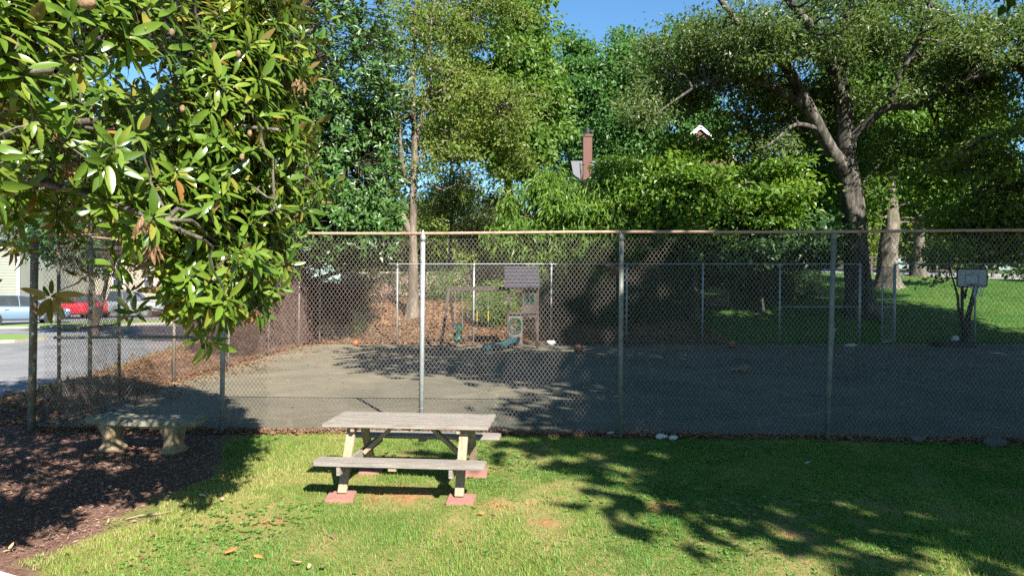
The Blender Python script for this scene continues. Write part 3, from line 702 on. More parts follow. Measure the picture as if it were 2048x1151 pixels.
# balls, stones, little things on the court
def ball(px, py, d, label, rad=.12):
    p = thing('basketball', label, 'ball', ((px - 1024) * d / F, d, .004 + rad))
    bm = bmesh.new(); bmesh.ops.create_uvsphere(bm, u_segments=24, v_segments=16, radius=rad)
    for f in bm.faces: f.smooth = True
    me = bpy.data.meshes.new('ball'); bm.to_mesh(me); bm.free(); link('ball_skin', me, M['ball'], p)
    b = MB()
    for kx in range(3):
        ring = []
        for a in np.linspace(0, 2 * math.pi, 33):
            q = Vector((math.cos(a), math.sin(a), 0)) * rad * 1.003
            if kx == 1: q = Vector((q.x, 0, q.y))
            if kx == 2: q = Vector((.25 * rad * math.sin(a * 2 + 1.5) , q.x, q.y)).normalized() * rad * 1.003
            ring.append(q)
        b.tube(ring, .003, 4, False)
    b.build('seam', M['black'], p); p.rotation_euler = (.5 + px, .3, px); return p
ball(1157, 705, 22.6, 'worn basketball lying on the court nearest the playset', .15)
ball(1463, 692, 24.4, 'worn basketball near the far fence right of the middle fence post', .14)
tag(lump('rock', M['rock'], None, (1.47, 25.6, .08), (.15, .11, .10), 3), 'pale rock at the foot of a far fence post beside the playset', 'rock')
tag(lump('rock', M['rock'], None, ((1702 - 1024) * 24.8 / F, 24.8, .06), (.22, .13, .07), 4), 'flat pale rock on the court near the far gate', 'rock')
tag(lump('rock', M['rock'], None, ((1913 - 1024) * 24.9 / F, 24.95, .30), (.13, .11, .13), 5), 'pale rock weighing down the base of the basketball hoop', 'rock')
tag(lump('leaf_clump', M['leafpile'], None, ((1481 - 1024) * 17.6 / F, 17.6, .07), (.17, .13, .10), 6, .5), 'dark clump of dead leaves on the open court', 'leaf clump')
o = MB(); o.tube([(0, 0, 0), (0, 0, .93)], .035, 12); o.lathe([(.042, .90), (.042, .94), (.02, .97)], 12); o = o.build('net_post', M['galv'], smooth=True); o.location = ((1667 - 1024) * 24.6 / F, 24.6, 0); tag(o, 'short steel post on the court behind the rightmost near fence post', 'post')
o = lump('toy_ball', M['orange_pl'], None, ((712 - 1024) * 25.4 / F, 25.4, .10), (.10, .10, .10), 8, .03); tag(o, 'small orange ball in the dark at the left end of the far fence', 'ball')
for k, (px, py, s, lab) in enumerate([(1322, 876, .085, 'white broken rock at the fence foot right of the middle post'), (1345, 878, .07, 'smaller white stone beside the broken white rock at the fence foot'), (1222, 871, .07, 'grey stone at the foot of the middle fence post')]):
    d = CAMZ * F / (py - HOR); tag(lump('rock', M['rock'], None, ((px - 1024) * d / F, d - .03, .03), (s, s * .7, s * .5), 20 + k), lab, 'rock')
for k, (px, py, s, lab) in enumerate([(1838, 886, .10, 'dark rounded rock in leaf debris by the fence foot, left of its pair'), (1990, 893, .14, 'larger dark rock in leaf debris at the right end of the lawn edge')]):
    d = CAMZ * F / (py - HOR); tag(lump('rock', M['darkrock'], None, ((px - 1024) * d / F, d, .05), (s, s * .7, s * .6), 30 + k), lab, 'rock')

# ------------------------------------------------------------------ vehicles
def sect(x, hw, zb, zt, r=.12):
    return [(x, -hw * .9, zb), (x, hw * .9, zb), (x, hw, zb + .15), (x, hw, zt - r), (x, hw * .9, zt), (x, -hw * .9, zt), (x, -hw, zt - r), (x, -hw, zb + .15)]
def wheel(par, x, y, r, s):
    wv = bpy.data.objects.new('wheel', None); COL.objects.link(wv); wv.parent = par; wv.location = (x, y, r)
    b = MB(); b.lathe([(r * .62, -.10), (r * .93, -.11), (r, -.07), (r, .07), (r * .93, .11), (r * .62, .10)], 24, axis='Y'); b.build('tyre', M['rubber'], wv, smooth=True)
    b = MB(); b.lathe([(r * .66, -.06), (r * .66, .06)], 20, axis='Y'); 
    for k in range(10):
        a = 2 * math.pi * k / 10; b.beam((0, s * .085, 0), (r * .62 * math.cos(a), s * .095, r * .62 * math.sin(a)), .05, .03, (0, 1, 0))
    b.lathe([(r * .16, s * .06), (r * .14, s * .105)], 12, axis='Y'); b.build('rim', M['chrome'], wv)
def car(name, label, cat, loc, rz, paint, kind):
    """front is +x"""
    t = thing(name, label, cat, loc, rz)
    if kind == 'pickup':
        L = 5.6; wb = 1.72; low = [(-2.8, .85, .55, .95), (-2.7, .95, .45, 1.12), (-1.7, .97, .4, 1.14), (.0, .98, .38, 1.14), (1.2, .98, .38, 1.16), (1.5, .97, .42, 1.12), (2.45, .95, .42, 1.05), (2.75, .86, .5, .9)]
        gh = [(-.85, .80, 1.10, 1.14), (-.65, .78, 1.10, 1.80), (.2, .77, 1.1, 1.86), (.75, .78, 1.1, 1.76), (1.45, .82, 1.08, 1.14)]; R_ = .39
    else:
        L = 4.7; wb = 1.38; low = [(-2.3, .84, .5, .95), (-2.2, .92, .38, 1.12), (-1.4, .95, .32, 1.12), (0, .96, .3, 1.08), (1.0, .96, .3, 1.06), (1.3, .95, .34, 1.04), (2.0, .92, .36, .92), (2.3, .80, .42, .78)]
        gh = [(-2.15, .76, 1.05, 1.14), (-1.75, .74, 1.05, 1.60), (-1.0, .75, 1.05, 1.70), (.0, .75, 1.05, 1.68), (.4, .76, 1.04, 1.60), (1.2, .82, 1.0, 1.06)]; R_ = .36
    b = MB(); b.loft([sect(*s) for s in low]); b.build('body', paint, t, bevel=.03, smooth=True)
    b = MB(); b.loft([[(x, -hw - .06, zb), (x, hw + .06, zb), (x, hw, max(zb + .02, zt - .06)), (x, hw * .88, zt), (x, -hw * .88, zt), (x, -hw, max(zb + .02, zt - .06))] for x, hw, zb, zt in gh]); b.build('window', M['glass'], t, smooth=False)
    b = MB(); b.loft([[(x, -hw * .93, zt - .05), (x, hw * .93, zt - .05), (x, hw * .85, zt + .02), (x, -hw * .85, zt + .02)] for x, hw, zb, zt in gh[1:-1]]); b.build('roof', paint, t, smooth=False)
    for s in (-1, 1):
        for i in (0, len(gh) - 2):
            b = MB(); b.beam((gh[i][0], s * (gh[i][1] * .93 + .02), gh[i][3] - .02), (gh[i + 1][0], s * gh[i + 1][1] * .92, gh[i + 1][3] - .01), .06, .05); b.build('pillar', paint, t)
        xm_ = -.15 if kind != 'pickup' else .25
        b = MB(); b.beam((xm_, s * .83, 1.06), (xm_ - .05, s * .745, gh[2][3] - .03), .09, .04, (1, 0, 0)); b.build('pillar', paint, t)
        if kind != 'pickup': b = MB(); b.beam((-1.15, s * .83, 1.06), (-1.25, s * .745, 1.66), .11, .04, (1, 0, 0)); b.build('pillar', paint, t)
    for x in (-wb, wb):
        for s in (-1, 1):
            wheel(t, x, s * .875, R_, s)
    for x in (-wb, wb):
        for s in (-1, 1): b = MB(); b.lathe([(R_ + .075, s * .80), (R_ + .075, s * .966)], 24, (x, 0, R_ + .01), 'Y'); b.build('wheel_arch', M['black'], t)
    fx = low[-1][0]
    for s in (-1, 1):
        b = MB(); b.box((fx - .22, s * .70, .80), (.30, .36, .14)); b.build('headlight', M['lamp_w'], t, bevel=.03)
        b = MB(); b.box((low[0][0] + .10, s * .80, 1.0), (.16, .16, .22)); b.build('tail_light', M['lamp_r'], t, bevel=.02)
    b = MB(); b.box((fx - .03, 0, .70), (.10, 1.0, .13)); b.build('grille', M['black'], t, bevel=.02)
    b = MB(); b.box((fx - .06, 0, .47), (.12, 1.5, .14)); b.build('bumper', M['black'], t, bevel=.02)
    for s in (-1, 1):
        for x in ((-.75, .45) if kind != 'pickup' else (.0,)): b = MB(); b.box((x, s * .965, .92), (.20, .025, .035)); b.build('handle', M['black'], t)
        b = MB(); b.box((.95, s * 1.0, 1.12), (.14, .18, .14)); b.build('wing_mirror', M['black'], t, bevel=.02)
    return t
car('parked_suv', 'pale blue SUV parked at the left edge beyond the road', 'car', (-28.0, 38.9, -.02), R(43), M['paint_blue'], 'suv')
car('parked_suv', 'red SUV parked facing the road behind the corner fence post', 'car', (-29.6, 45.5, -.02), R(228), M['paint_red'], 'suv')
car('pickup_truck', 'grey pickup truck parked behind the thin dark tree', 'truck', (-27.0, 47.5, .0), R(8), M['paint_grey'], 'pickup')

# ------------------------------------------------------------------ houses
def siding_wall(b, x0, x1, y, z0, z1, h=.16):
    k = 0; z = z0
    while z < z1 - .02:
        b.add([(x0, y - .02, z), (x1, y - .02, z), (x1, y, z + h), (x0, y, z + h), (x0, y + .04, z), (x1, y + .04, z), (x1, y + .04, z + h), (x0, y + .04, z + h)], [(0, 1, 2, 3), (1, 5, 6, 2), (4, 0, 3, 7), (0, 4, 5, 1), (3, 2, 6, 7)])
        z += h
def window(par, x, y, z, w_, h_, rot=0, shutter=None):
    f = MB(); t_ = .09
    for s in (-1, 1): f.box((x + s * w_ / 2, y - .04, z), (t_, .08, h_ + t_ * 2)); f.box((x, y - .043, z + s * (h_ / 2 + t_ / 2 - .01)), (w_, .08, t_))
    f.box((x, y - .03, z), (w_, .05, .05)); fr = f.build('window', M['white'], par)
    g_ = MB(); g_.box((x, y - .012, z), (w_, .02, h_)); g_.build('pane', M['glass'], fr)
    return fr
H1 = thing('siding_house', 'grey green clapboard house with dark roof at the far left edge', 'house', (-38.0, 54, -.1), 0)
b = MB(); siding_wall(b, -14, -1.05, 0, 0, 6.0, .22); b.box((-7.5, 5.0, 3), (12.9, 9.8, 6)); b.build('wall', M['siding'], H1)
b = MB(); siding_wall(b, -8, -3.2, -2.3, 0, 2.6, .22); b.box((-5.6, -1.2, 1.3), (4.7, 2.1, 2.6)); b.build('porch_wall', M['siding'], H1)
b = MB(); b.box((-1.05, -.03, 3.0), (.16, .14, 6.0)); b.box((-3.2, -2.33, 1.3), (.16, .12, 2.6)); b.build('corner_trim', M['white'], H1)
b = MB(); b.add([(-15, -.7, 5.9), (-.5, -.7, 5.9), (-2.5, 5, 9.3), (-15, 5, 9.3), (-15, 10.6, 5.9), (-.5, 10.6, 5.9)], [(0, 1, 2, 3), (3, 2, 5, 4), (1, 5, 2), (0, 4, 5, 1)]); b.build('roof', M['slate'], H1)
b = MB(); b.add([(-8.6, -3.0, 2.55), (-2.7, -3.0, 2.55), (-3.2, .0, 3.75), (-8.6, .0, 3.75), (-8.6, -3.0, 2.4), (-2.7, -3.0, 2.4), (-3.2, 0, 2.5), (-8.6, 0, 2.5)], [(0, 1, 2, 3), (0, 4, 5, 1), (1, 5, 6, 2), (4, 7, 6, 5)]); b.build('porch_roof', M['slate'], H1)
H2 = thing('beige_house', 'beige sided house with white window behind the red car', 'house', (-40.5, 64, -.1), 0)
b = MB(); siding_wall(b, -2.5, 9.5, 0, 0, 5.6, .2); b.box((3.5, 4.6, 2.8), (11.9, 9, 5.6)); b.build('wall', M['siding_beige'], H2)
b = MB(); b.add([(-3, -.6, 5.5), (10, -.6, 5.5), (10, 4.6, 8.4), (-3, 4.6, 8.4), (-3, 9.8, 5.5), (10, 9.8, 5.5)], [(0, 1, 2, 3), (3, 2, 5, 4), (0, 3, 4), (1, 5, 2), (0, 4, 5, 1)]); b.build('roof', M['slate'], H2)
window(H2, -1.0, -.02, 2.9, 1.0, 1.4); window(H2, 3.6, -.02, 2.9, 1.0, 1.4); window(H2, 6.5, -.02, 2.9, 1.0, 1.4)
H3 = thing('brick_house', 'red brick house with tall chimney and grey roof rising behind the shrubs', 'house', (0, 46, 0))
hz0 = 2.2
b = MB(); b.box((11.2, 5, (hz0 + 8.2) / 2), (12.8, 9, 8.2 - hz0)); b.build('wall', M['brick'], H3)
b = MB(); b.add([(4.4, -.1, 8.1), (18, -.1, 8.1), (18, 5, 11.5), (4.4, 5, 11.5), (4.4, 10, 8.1), (18, 10, 8.1)], [(0, 1, 2, 3), (3, 2, 5, 4), (0, 4, 5, 1)]); r_ = b.build('roof', M['slate'], H3)
b = MB(); b.prism([(4.85, 2), (5.45, 2), (5.45, 12.35), (4.85, 12.35)], .45, 1.05); b.prism([(4.8, 12.35), (5.5, 12.35), (5.5, 12.5), (4.8, 12.5)], .40, 1.1); b.build('chimney', M['brick'], r_)
b = MB(); b.lathe([(.17, 12.5), (.19, 12.62), (.19, 12.9), (.12, 12.98)], 12, (5.15, .75, 0)); b.build('chimney_pot', M['black'], r_)
gx = (1398 - 1024) * 46 / F
b = MB(); b.prism([(gx - 2.6, 8.2), (gx + 2.6, 8.2), (gx + 2.6, 10.3), (gx, 12.55), (gx - 2.6, 10.3)], -.3, 4.5); b.build('gable', M['brick'], H3)
b = MB()
for s in (-1, 1):
    b.beam((gx + s * .0, -.36, 12.83), (gx + s * 2.9, -.36, 10.2), .14, .26)
b.build('gable_trim', M['white'], H3)
b = MB(); b.add([(gx - 2.95, -.5, 10.35), (gx, -.5, 13.0), (gx + 2.95, -.5, 10.35), (gx - 2.95, 4.6, 10.35), (gx, 4.6, 13.0), (gx + 2.95, 4.6, 10.35)], [(0, 1, 4, 3), (1, 2, 5, 4)]); b.build('gable_roof', M['slate'], H3)
for x in (7.5, 10, 15.5): window(H3, x, .5, 6.6, 1.0, 1.5); 
window(H3, 15.5, .5, 3.9, 1.0, 1.5)
SH = thing('garden_shed', 'dark shed with pale metal roof half hidden under the shrubs', 'shed', (12.75, 40, 0))
b = MB(); b.box((0, 1.2, 2.4), (2.3, 2.0, 1.6)); b.build('wall', M['darkshed'], SH)
b = MB(); b.add([(-1.25, -.1, 2.92), (1.1, -.1, 2.92), (.7, 1.2, 3.75), (-.6, 1.2, 3.85), (-1.25, 2.5, 2.92), (1.1, 2.5, 2.92)], [(0, 1, 2, 3), (3, 2, 5, 4), (0, 3, 4), (1, 5, 2)]); b.build('roof', M['tin'], SH)
CG = thing('wire_compost_bin', 'wire bin holding pale leaves behind the far fence under dark shrubs', 'bin', ((1430 - 1024) * 33 / F, 33, gzf(9.8, 33)))
b = MB()
for x in (-.52, .52):
    for y in (-.35, .35): b.tube([(x, y, 0), (x, y, .78)], .02, 6)
for z in (.1, .78):
    b.tube([(-.52, -.35, z), (.52, -.35, z), (.52, .35, z), (-.52, .35, z), (-.52, -.35, z)], .015, 6)
for k in range(10): b.tube([(-.52 + k * .115, -.35, .1), (-.52 + k * .115, -.35, .78)], .006, 4)
for k in range(6): b.tube([(-.52, -.35, .1 + k * .12), (.52, -.35, .1 + k * .12)], .006, 4)
b.build('frame', M['galv'], CG); lump('leaf_heap', M['leafpile'], CG, (0, 0, .25), (.46, .3, .27), 12, .3)
RW = thing('retaining_wall', 'low pale block retaining wall with flat cap at the top of the bank', 'wall', (-4.6, 36.2, 1.6))
b = MB(); b.box((0, .15, .6), (9.0, .3, 1.3)); b.build('block_face', M['blockwall'], RW)
b = MB()
for k in range(9): b.box((-4 + k, .12, 1.3), (.985, .42, .12))
b.build('cap', M['pebble'], RW, bevel=.01)
# split rail fence by the far road
RF = thing('rail_fence', 'brown wooden rail fence by the far road beyond the trees', 'fence', (0, 0, 0))
fp = [(27 + k * 2.4, 51.3 - k * .9) for k in range(8)]; fp = [(24.6, 52.2)] + fp
for x, y in fp:
    b = MB(); z = gzf(x, y); b.box((x, y, z + .65), (.14, .14, 1.5)); b.build('post', M['fencewood'], RF)
for z in (.45, .9, 1.3):
    b = MB()
    for (x0, y0), (x1, y1) in zip(fp[:-1], fp[1:]): b.beam((x0, y0 - .09, gzf(x0, y0) + z), (x1, y1 - .09, gzf(x1, y1) + z), .04, .12)
    b.build('rail', M['fencewood'], RF)

# ------------------------------------------------------------------ foliage engine
def unit(a): return a / np.maximum(np.linalg.norm(a, axis=-1, keepdims=True), 1e-6)
def leafquads(P, D, N, L, Wd, fold=.25):
    D = unit(D); S = unit(np.cross(D, N)); N = np.cross(S, D)
    L = L[:, None]; Wd = Wd[:, None]
    v0 = P; v2 = P + D * L - N * L * .12
    v1 = P + D * L * .45 + S * Wd * .5 + N * Wd * fold; v3 = P + D * L * .45 - S * Wd * .5 + N * Wd * fold
    n = len(P); V = np.stack([v0, v1, v2, v3], 1).reshape(-1, 3); Q = np.arange(n * 4).reshape(n, 4)
    return V, Q
# detailed curved leaf: 3 x 6 grid
_t = np.array([0, .12, .3, .5, .7, .88, 1.0]); _w = np.array([.10, .62, .95, 1.0, .86, .50, .04])
def leafcurved(P, D, N, L, Wd, curl):
    D = unit(D); S = unit(np.cross(D, N)); N = np.cross(S, D); n = len(P)
    t = _t[None, :, None]; wv = _w[None, :, None]
    c = P[:, None, :] + D[:, None, :] * (t * L[:, None, None]) - N[:, None, :] * (curl[:, None, None] * t ** 2 * L[:, None, None])
    e = S[:, None, :] * (wv * Wd[:, None, None] * .5); up = N[:, None, :] * (wv * Wd[:, None, None] * .13)
    V = np.stack([c + e + up, c, c - e + up], 2)          # n,7,3,3
    id_ = np.arange(n * 21).reshape(n, 7, 3)
    Q = np.stack([np.stack([id_[:, :-1, j], id_[:, :-1, j + 1], id_[:, 1:, j + 1], id_[:, 1:, j]], -1) for j in (0, 1)], 2).reshape(-1, 4)
    return V.reshape(-1, 3), Q[:, ::-1]

def tubes_np(paths, rads, n=5):
    """many equal-length poly tubes: paths (m,k,3), rads (m,k)"""
    m, k, _ = paths.shape
    T = np.gradient(paths, axis=1); T = unit(T)
    ref = np.zeros_like(T); ref[..., 0] = .31; ref[..., 1] = .87; ref[..., 2] = .38
    Xv = unit(np.cross(T, ref)); Yv = np.cross(T, Xv)
    a = np.arange(n) * 2 * np.pi / n
    V = paths[:, :, None, :] + rads[:, :, None, None] * (Xv[:, :, None, :] * np.cos(a)[None, None, :, None] + Yv[:, :, None, :] * np.sin(a)[None, None, :, None])
    id_ = np.arange(m * k * n).reshape(m, k, n); r2 = np.roll(id_, -1, 2)
    Q = np.stack([id_[:, :-1], r2[:, :-1], r2[:, 1:], id_[:, 1:]], -1).reshape(-1, 4)
    return V.reshape(-1, 3), Q

def smooth_path(pts, per=6):
    """Catmull-Rom through (x,y,z,r)"""
    P = np.array(pts, float); out = []
    for i in range(len(P) - 1):
        p0, p1, p2, p3 = P[max(i - 1, 0)], P[i], P[i + 1], P[min(i + 2, len(P) - 1)]
        for t in np.linspace(0, 1, per, endpoint=False):
            out.append(.5 * ((2 * p1) + (-p0 + p2) * t + (2 * p0 - 5 * p1 + 4 * p2 - p3) * t ** 2 + (-p0 + 3 * p1 - 3 * p2 + p3) * t ** 3))
    out.append(P[-1]); return np.array(out)

def limb_mesh(path, n=14, flare=0, seed=0):
    r = np.random.default_rng(seed); b = path.copy()
    if flare:
        h = b[:, 2] - b[0, 2]; b[:, 3] *= 1 + flare * np.exp(-h / .45)
    V, Q = tubes_np(b[None, :, :3], b[None, :, 3], n)
    V = V.reshape(len(b), n, 3); c = b[:, None, :3]; d = V - c
    k = 1 + .07 * np.sin(np.arange(n)[None, :] * 2.1 + seed + .35 * np.arange(len(b))[:, None]) + .05 * fn(V[..., 0] * 3, V[..., 1] * 3, V[..., 2] * 2, 1.5, seed % 8)
    if flare: k = k + (.22 * np.sin(np.arange(n) * 2 * np.pi * 5 / n + seed)[None, :]) * np.exp(-(b[:, 2] - b[0, 2]) / .5)[:, None]
    return (c + d * k[..., None]).reshape(-1, 3), Q

class Skel:
    def __init__(s): s.P = np.zeros((0, 3)); s.r = np.zeros(0)
    def add(s, P, r): s.P = np.concatenate([s.P, P]); s.r = np.concatenate([s.r, r])
    def connect(s, T, r0, r1, sag=.0, k=6, rg=None, addto=False, low=True):
        """tubes from nearest skeleton point (preferring lower ones) to each target"""
        starts = np.zeros_like(T); 
        for i in range(0, len(T), 400):
            d = T[i:i + 400, None, :] - s.P[None]; dist = np.linalg.norm(d, axis=-1)
            if low: dist = dist + np.maximum(0, -d[..., 2]) * .6
            j = dist.argmin(1); starts[i:i + 400] = s.P[j]
        t = np.linspace(0, 1, k)[None, :, None]; L = np.linalg.norm(T - starts, axis=-1)[:, None, None]
        path = starts[:, None] * (1 - t) + T[:, None] * t
        path[..., 2] += (L * sag * np.sin(t * np.pi))[..., 0]
        if rg is not None: path[:, 1:-1] += rg.normal(size=path[:, 1:-1].shape) * L * .05
        rad = r0 * (1 - t[..., 0]) + r1 * t[..., 0]; rad = np.broadcast_to(rad, path.shape[:2])
        if addto: s.add(path.reshape(-1, 3), rad.reshape(-1))
        return path, rad

def blob_points(rg, blobs, n, hole=.0, shell=.5, seed=0):
    """points in a union of lumpy ellipsoids, biased outward; noise holes removed"""
    out = []; vol = np.array([b[3] * b[4] * b[5] for b in blobs]) ** .75; cnt = (n * vol / vol.sum()).astype(int) + 1
    for b, c in zip(blobs, cnt):
        m = int(c * 2.2) + 8; d = unit(rg.normal(size=(m, 3))); u = rg.uniform(size=m)
        r = np.where(rg.uniform(size=m) < shell, .72 + .28 * u, u ** .45 * .95)
        r = r * (1 + .22 * fn(d[:, 0], d[:, 1], d[:, 2], 2.6, seed % 8))
        p = np.array(b[:3]) + d * r[:, None] * np.array(b[3:6])
        keep = fn(p[:, 0], p[:, 1], p[:, 2], 1.1, (seed + 3) % 8) > hole
        p = p[keep][:c]; out.append(p)
    return np.concatenate(out)

LS = 1.55
def tree(name, label, cat, limbs, blobs, lm, bark, nclus, nleaf, cr, L, Wd, seed, group=None, hole=-.75, shell=.5, up=.55, droop=.2, flare=.6, twig=.012, sec=60, whorl=False, flat=.55, zmin=None, crownname='crown', twigfrac=.6, sag=.06):
    rg = np.random.default_rng(seed)
    base = limbs[0][0]; t = thing(name, label, cat, (base[0], base[1], base[2]), 0, group); off = np.array(base[:3])
    sk = Skel(); tv = []; 
    for i, lb in enumerate(limbs):
        p = smooth_path(lb); V, Q = limb_mesh(p, 14 if i == 0 else 10, flare if i == 0 else 0, seed + i)
        npmesh('trunk' if i == 0 else 'limb', V - off, Q, bark, t, True)
        h = p[:, 2] > base[2] + (.18 if i == 0 else 0) * (p[-1, 2] - base[2]); sk.add(p[h, :3], p[h, 3])
    cp = blob_points(rg, blobs, nclus, hole, shell, seed)
    if zmin is not None: cp = cp[cp[:, 2] > zmin]
    vs, qs, nv = [], [], 0
    if sec:
        s2 = cp[rg.choice(len(cp), min(sec, len(cp)), False)] * 1.0
        pa, ra = sk.connect(s2, .05 * twig / .012, .014 * twig / .012, sag, 7, rg, True)
        V, Q = tubes_np(pa, ra, 6); vs.append(V); qs.append(Q + nv); nv += len(V)
    s3 = cp[rg.uniform(size=len(cp)) < twigfrac]
    pa, ra = sk.connect(s3, twig, twig * .35, sag * .5, 5, rg)
    V, Q = tubes_np(pa, ra, 4); vs.append(V); qs.append(Q + nv)
    npmesh('branches', np.concatenate(vs) - off, np.concatenate(qs), bark, t, True)
    # leaves
    m = len(cp); ctr = np.array([np.mean([b[k] for b in blobs]) for k in range(3)])
    k = nleaf; sc = rg.uniform(.7, 1.25, size=(m, 1, 1))
    o = rg.normal(size=(m, k, 3)) * np.array([cr, cr, cr * flat]) * sc
    P = (cp[:, None] + o).reshape(-1, 3)
    outw = unit((cp - ctr))[:, None] + 0 * o; outw = outw.reshape(-1, 3)
    cn = np.repeat(unit(rg.normal(size=(m, 3)) * .6 + unit(cp - ctr) * .7 + np.array([0, 0, up]) + np.array(SUN) * .7), k, 0)
    N = unit(cn + rg.normal(size=P.shape) * .48)
    D = unit(rg.normal(size=P.shape) + unit(o.reshape(-1, 3)) * .8 + np.array([0, 0, -droop * 3]))
    q_ = rg.uniform(.5, 1.5, len(P)); Ls = L * LS * q_; Ws = Wd * LS * q_ * rg.uniform(.75, 1.2, len(P))
    V, Q = leafquads(P, D, N, Ls, Ws)
    cl = np.repeat(rg.normal(size=m) * .16, k)
    rnd = np.clip(.5 + cl + rg.normal(size=len(P)) * .2, 0, 1)
    npmesh(crownname, V - off, Q, lm, t, False, {'rnd': rnd})
    return t

def G(x, y): return (x, y, gzf(x, y))
def Lp(px, py, d, r): p = W(px, py, d); return (p.x, p.y, p.z, r)
exec_big = True

# ---- the glossy magnolia hanging in from the upper left
def near_magnolia():
    rg = np.random.default_rng(77); base = (-6.3, 6.2, 0.0); off = np.array(base)
    t = thing('magnolia_tree', 'magnolia with large glossy leaves overhanging the stone bench in the foreground', 'tree', base)
    limbs = [[(-6.3, 6.2, -.1, .24), (-6.25, 6.15, 1.5, .2), (-6.2, 6.0, 3.5, .16), (-6.2, 5.9, 6, .10), (-6.1, 5.9, 9, .03)]]
    for z0, tip, r in ((1.9, (-1.9, 4.2, 2.55), .05), (2.3, (-2.2, 3.3, 3.3), .05), (2.6, (-1.7, 5.0, 3.4), .055), (3.2, (-2.0, 6.2, 4.4), .05), (2.1, (-3.4, 3.2, 2.8), .05), (2.9, (-3.2, 2.6, 4.2), .05), (3.8, (-2.2, 4.4, 5.2), .05),
                       (2.2, (-4.4, 8.6, 3.6), .05), (3.6, (-4.0, 8.8, 5.2), .05), (2.5, (-8.6, 8.4, 3.8), .05), (3, (-9.2, 5.5, 4.2), .05), (4.5, (-3.6, 4.0, 7.0), .05), (5, (-4.6, 7.6, 7.4), .05), (2.4, (-6.6, 2.8, 3.4), .05), (4.6, (-7.6, 3.6, 6.4), .05), (2.9, (-4.6, 5.0, 3.3), .04)):
        z0 = max(z0, 2.75); a = np.array((-6.22, 6.1, z0)); b = np.array(tip); m1 = a * .65 + b * .35 + np.array((0, 0, .45)); m2 = a * .3 + b * .7 + np.array((0, 0, .35))
        limbs.append([(*a, r), (*m1, r * .75), (*m2, r * .5), (*b, .012)])
    sk = Skel()
    for i, lb in enumerate(limbs):
        p = smooth_path(lb); V, Q = limb_mesh(p, 12 if i == 0 else 8, .5 if i == 0 else 0, i)
        npmesh('trunk' if i == 0 else 'limb', V - off, Q, M['bark_grey'], t, True); sk.add(p[len(p) // 4:, :3], p[len(p) // 4:, 3])
    # whorl positions
    n = 34000; d = unit(rg.normal(size=(n, 3))); u = rg.uniform(size=n)
    r = np.where(rg.uniform(size=n) < .80, .84 + .16 * u, .95 * u ** .4) * (1 + .10 * fn(d[:, 0], d[:, 1], d[:, 2], 3.1, 2))
    P = np.array((-5.4, 5.45, 3.9)) + d * r[:, None] * np.array((3.5, 3.35, 5.6))
    low = 2.55 + .30 * fn(P[:, 0], P[:, 1], 0, 1.6, 4)
    P = P[(P[:, 2] > low) & (fn(P[:, 0], P[:, 1], P[:, 2], 2.6, 1) > -.3)]; P = P[(P[:, 2] < 2.2 + .45 * P[:, 1]) | (rg.uniform(size=len(P)) < .16)]
    P = P[np.linalg.norm(P - np.array((0, 0, CAMZ)), axis=1) > 2.9]; P = P[(P[:, 0] / np.maximum(P[:, 1], .3) > -1.25) | (rg.uniform(size=len(P)) < .4)][:5600]
    # drooping branch ends low over the bench
    ex = []
    for px, py, dd, n_, s in ((430, 590, 4.0, 16, .17), (380, 560, 4.1, 12, .2), (480, 545, 4.2, 12, .16), (330, 600, 4.2, 7, .13), (500, 470, 4.4, 12, .2), (440, 640, 4.05, 5, .08), (250, 560, 4.6, 8, .2), (360, 480, 4.3, 16, .25), (590, 150, 4.9, 10, .22), (560, 380, 4.7, 10, .2)):
        c = W(px, py - 22, dd * 1.25); ex.append(np.array(c) + rg.normal(size=(int(n_ * 1.5), 3)) * s * 1.15 * np.array((1, 1.2, .8)))
    P = np.concatenate([P] + ex)
    # keep the far lower-left open for the street
    scx = 1024 + P[:, 0] / P[:, 1] * F; scy = HOR - (P[:, 2] - CAMZ) / P[:, 1] * F
    open_ = (scx < 330) & (scy > 470 + 40 * np.sin(scx / 40)) & (rg.uniform(size=len(P)) < .85); P = P[~open_]
    sc2 = P[rg.choice(len(P), 900, False)]
    vs, qs, nv = [], [], 0
    pa, ra = sk.connect(sc2[:160], .018, .008, .10, 7, rg, True); V, Q = tubes_np(pa, ra, 6); vs.append(V); qs.append(Q); nv += len(V)
    pa, ra = sk.connect(sc2[160:], .009, .006, .08, 7, rg, True, low=False); V, Q = tubes_np(pa, ra, 6); vs.append(V); qs.append(Q + nv); nv += len(V)
    pa, ra = sk.connect(P, .006, .004, .05, 6, rg, low=False); V, Q = tubes_np(pa, ra, 5); vs.append(V); qs.append(Q + nv)
    npmesh('branches', np.concatenate(vs) - off, np.concatenate(qs), M['bark_grey'], t, True)
    ax = unit(pa[:, -1] - pa[:, -3] + np.array((0, 0, .12)) + unit(P - np.array((-6, 5.8, 4))) * .15)
    k = 15; m = len(P)
    a = rg.uniform(0, 6.28, size=(m, 1)) + np.arange(k)[None] * 2.4 + rg.normal(size=(m, k)) * .2
    tilt = R(35) + R(75) * (np.arange(k)[None] / k) + rg.normal(size=(m, k)) * .18
    u1 = unit(np.cross(ax, np.array((.2, .3, .93)))); u2 = np.cross(ax, u1)
    rad = u1[:, None] * np.cos(a)[..., None] + u2[:, None] * np.sin(a)[..., None]
    D = ax[:, None] * np.cos(tilt)[..., None] + rad * np.sin(tilt)[..., None] + np.array((0, 0, -.22))
    N = ax[:, None] * np.sin(tilt)[..., None] - rad * np.cos(tilt)[..., None] + np.array((0, 0, .35)) + rg.normal(size=D.shape) * .15
    B = P[:, None] + ax[:, None] * (.05 - .09 * np.arange(k)[None] / k)[..., None] + D * .02
    keep = rg.uniform(size=(m, k)) < .9
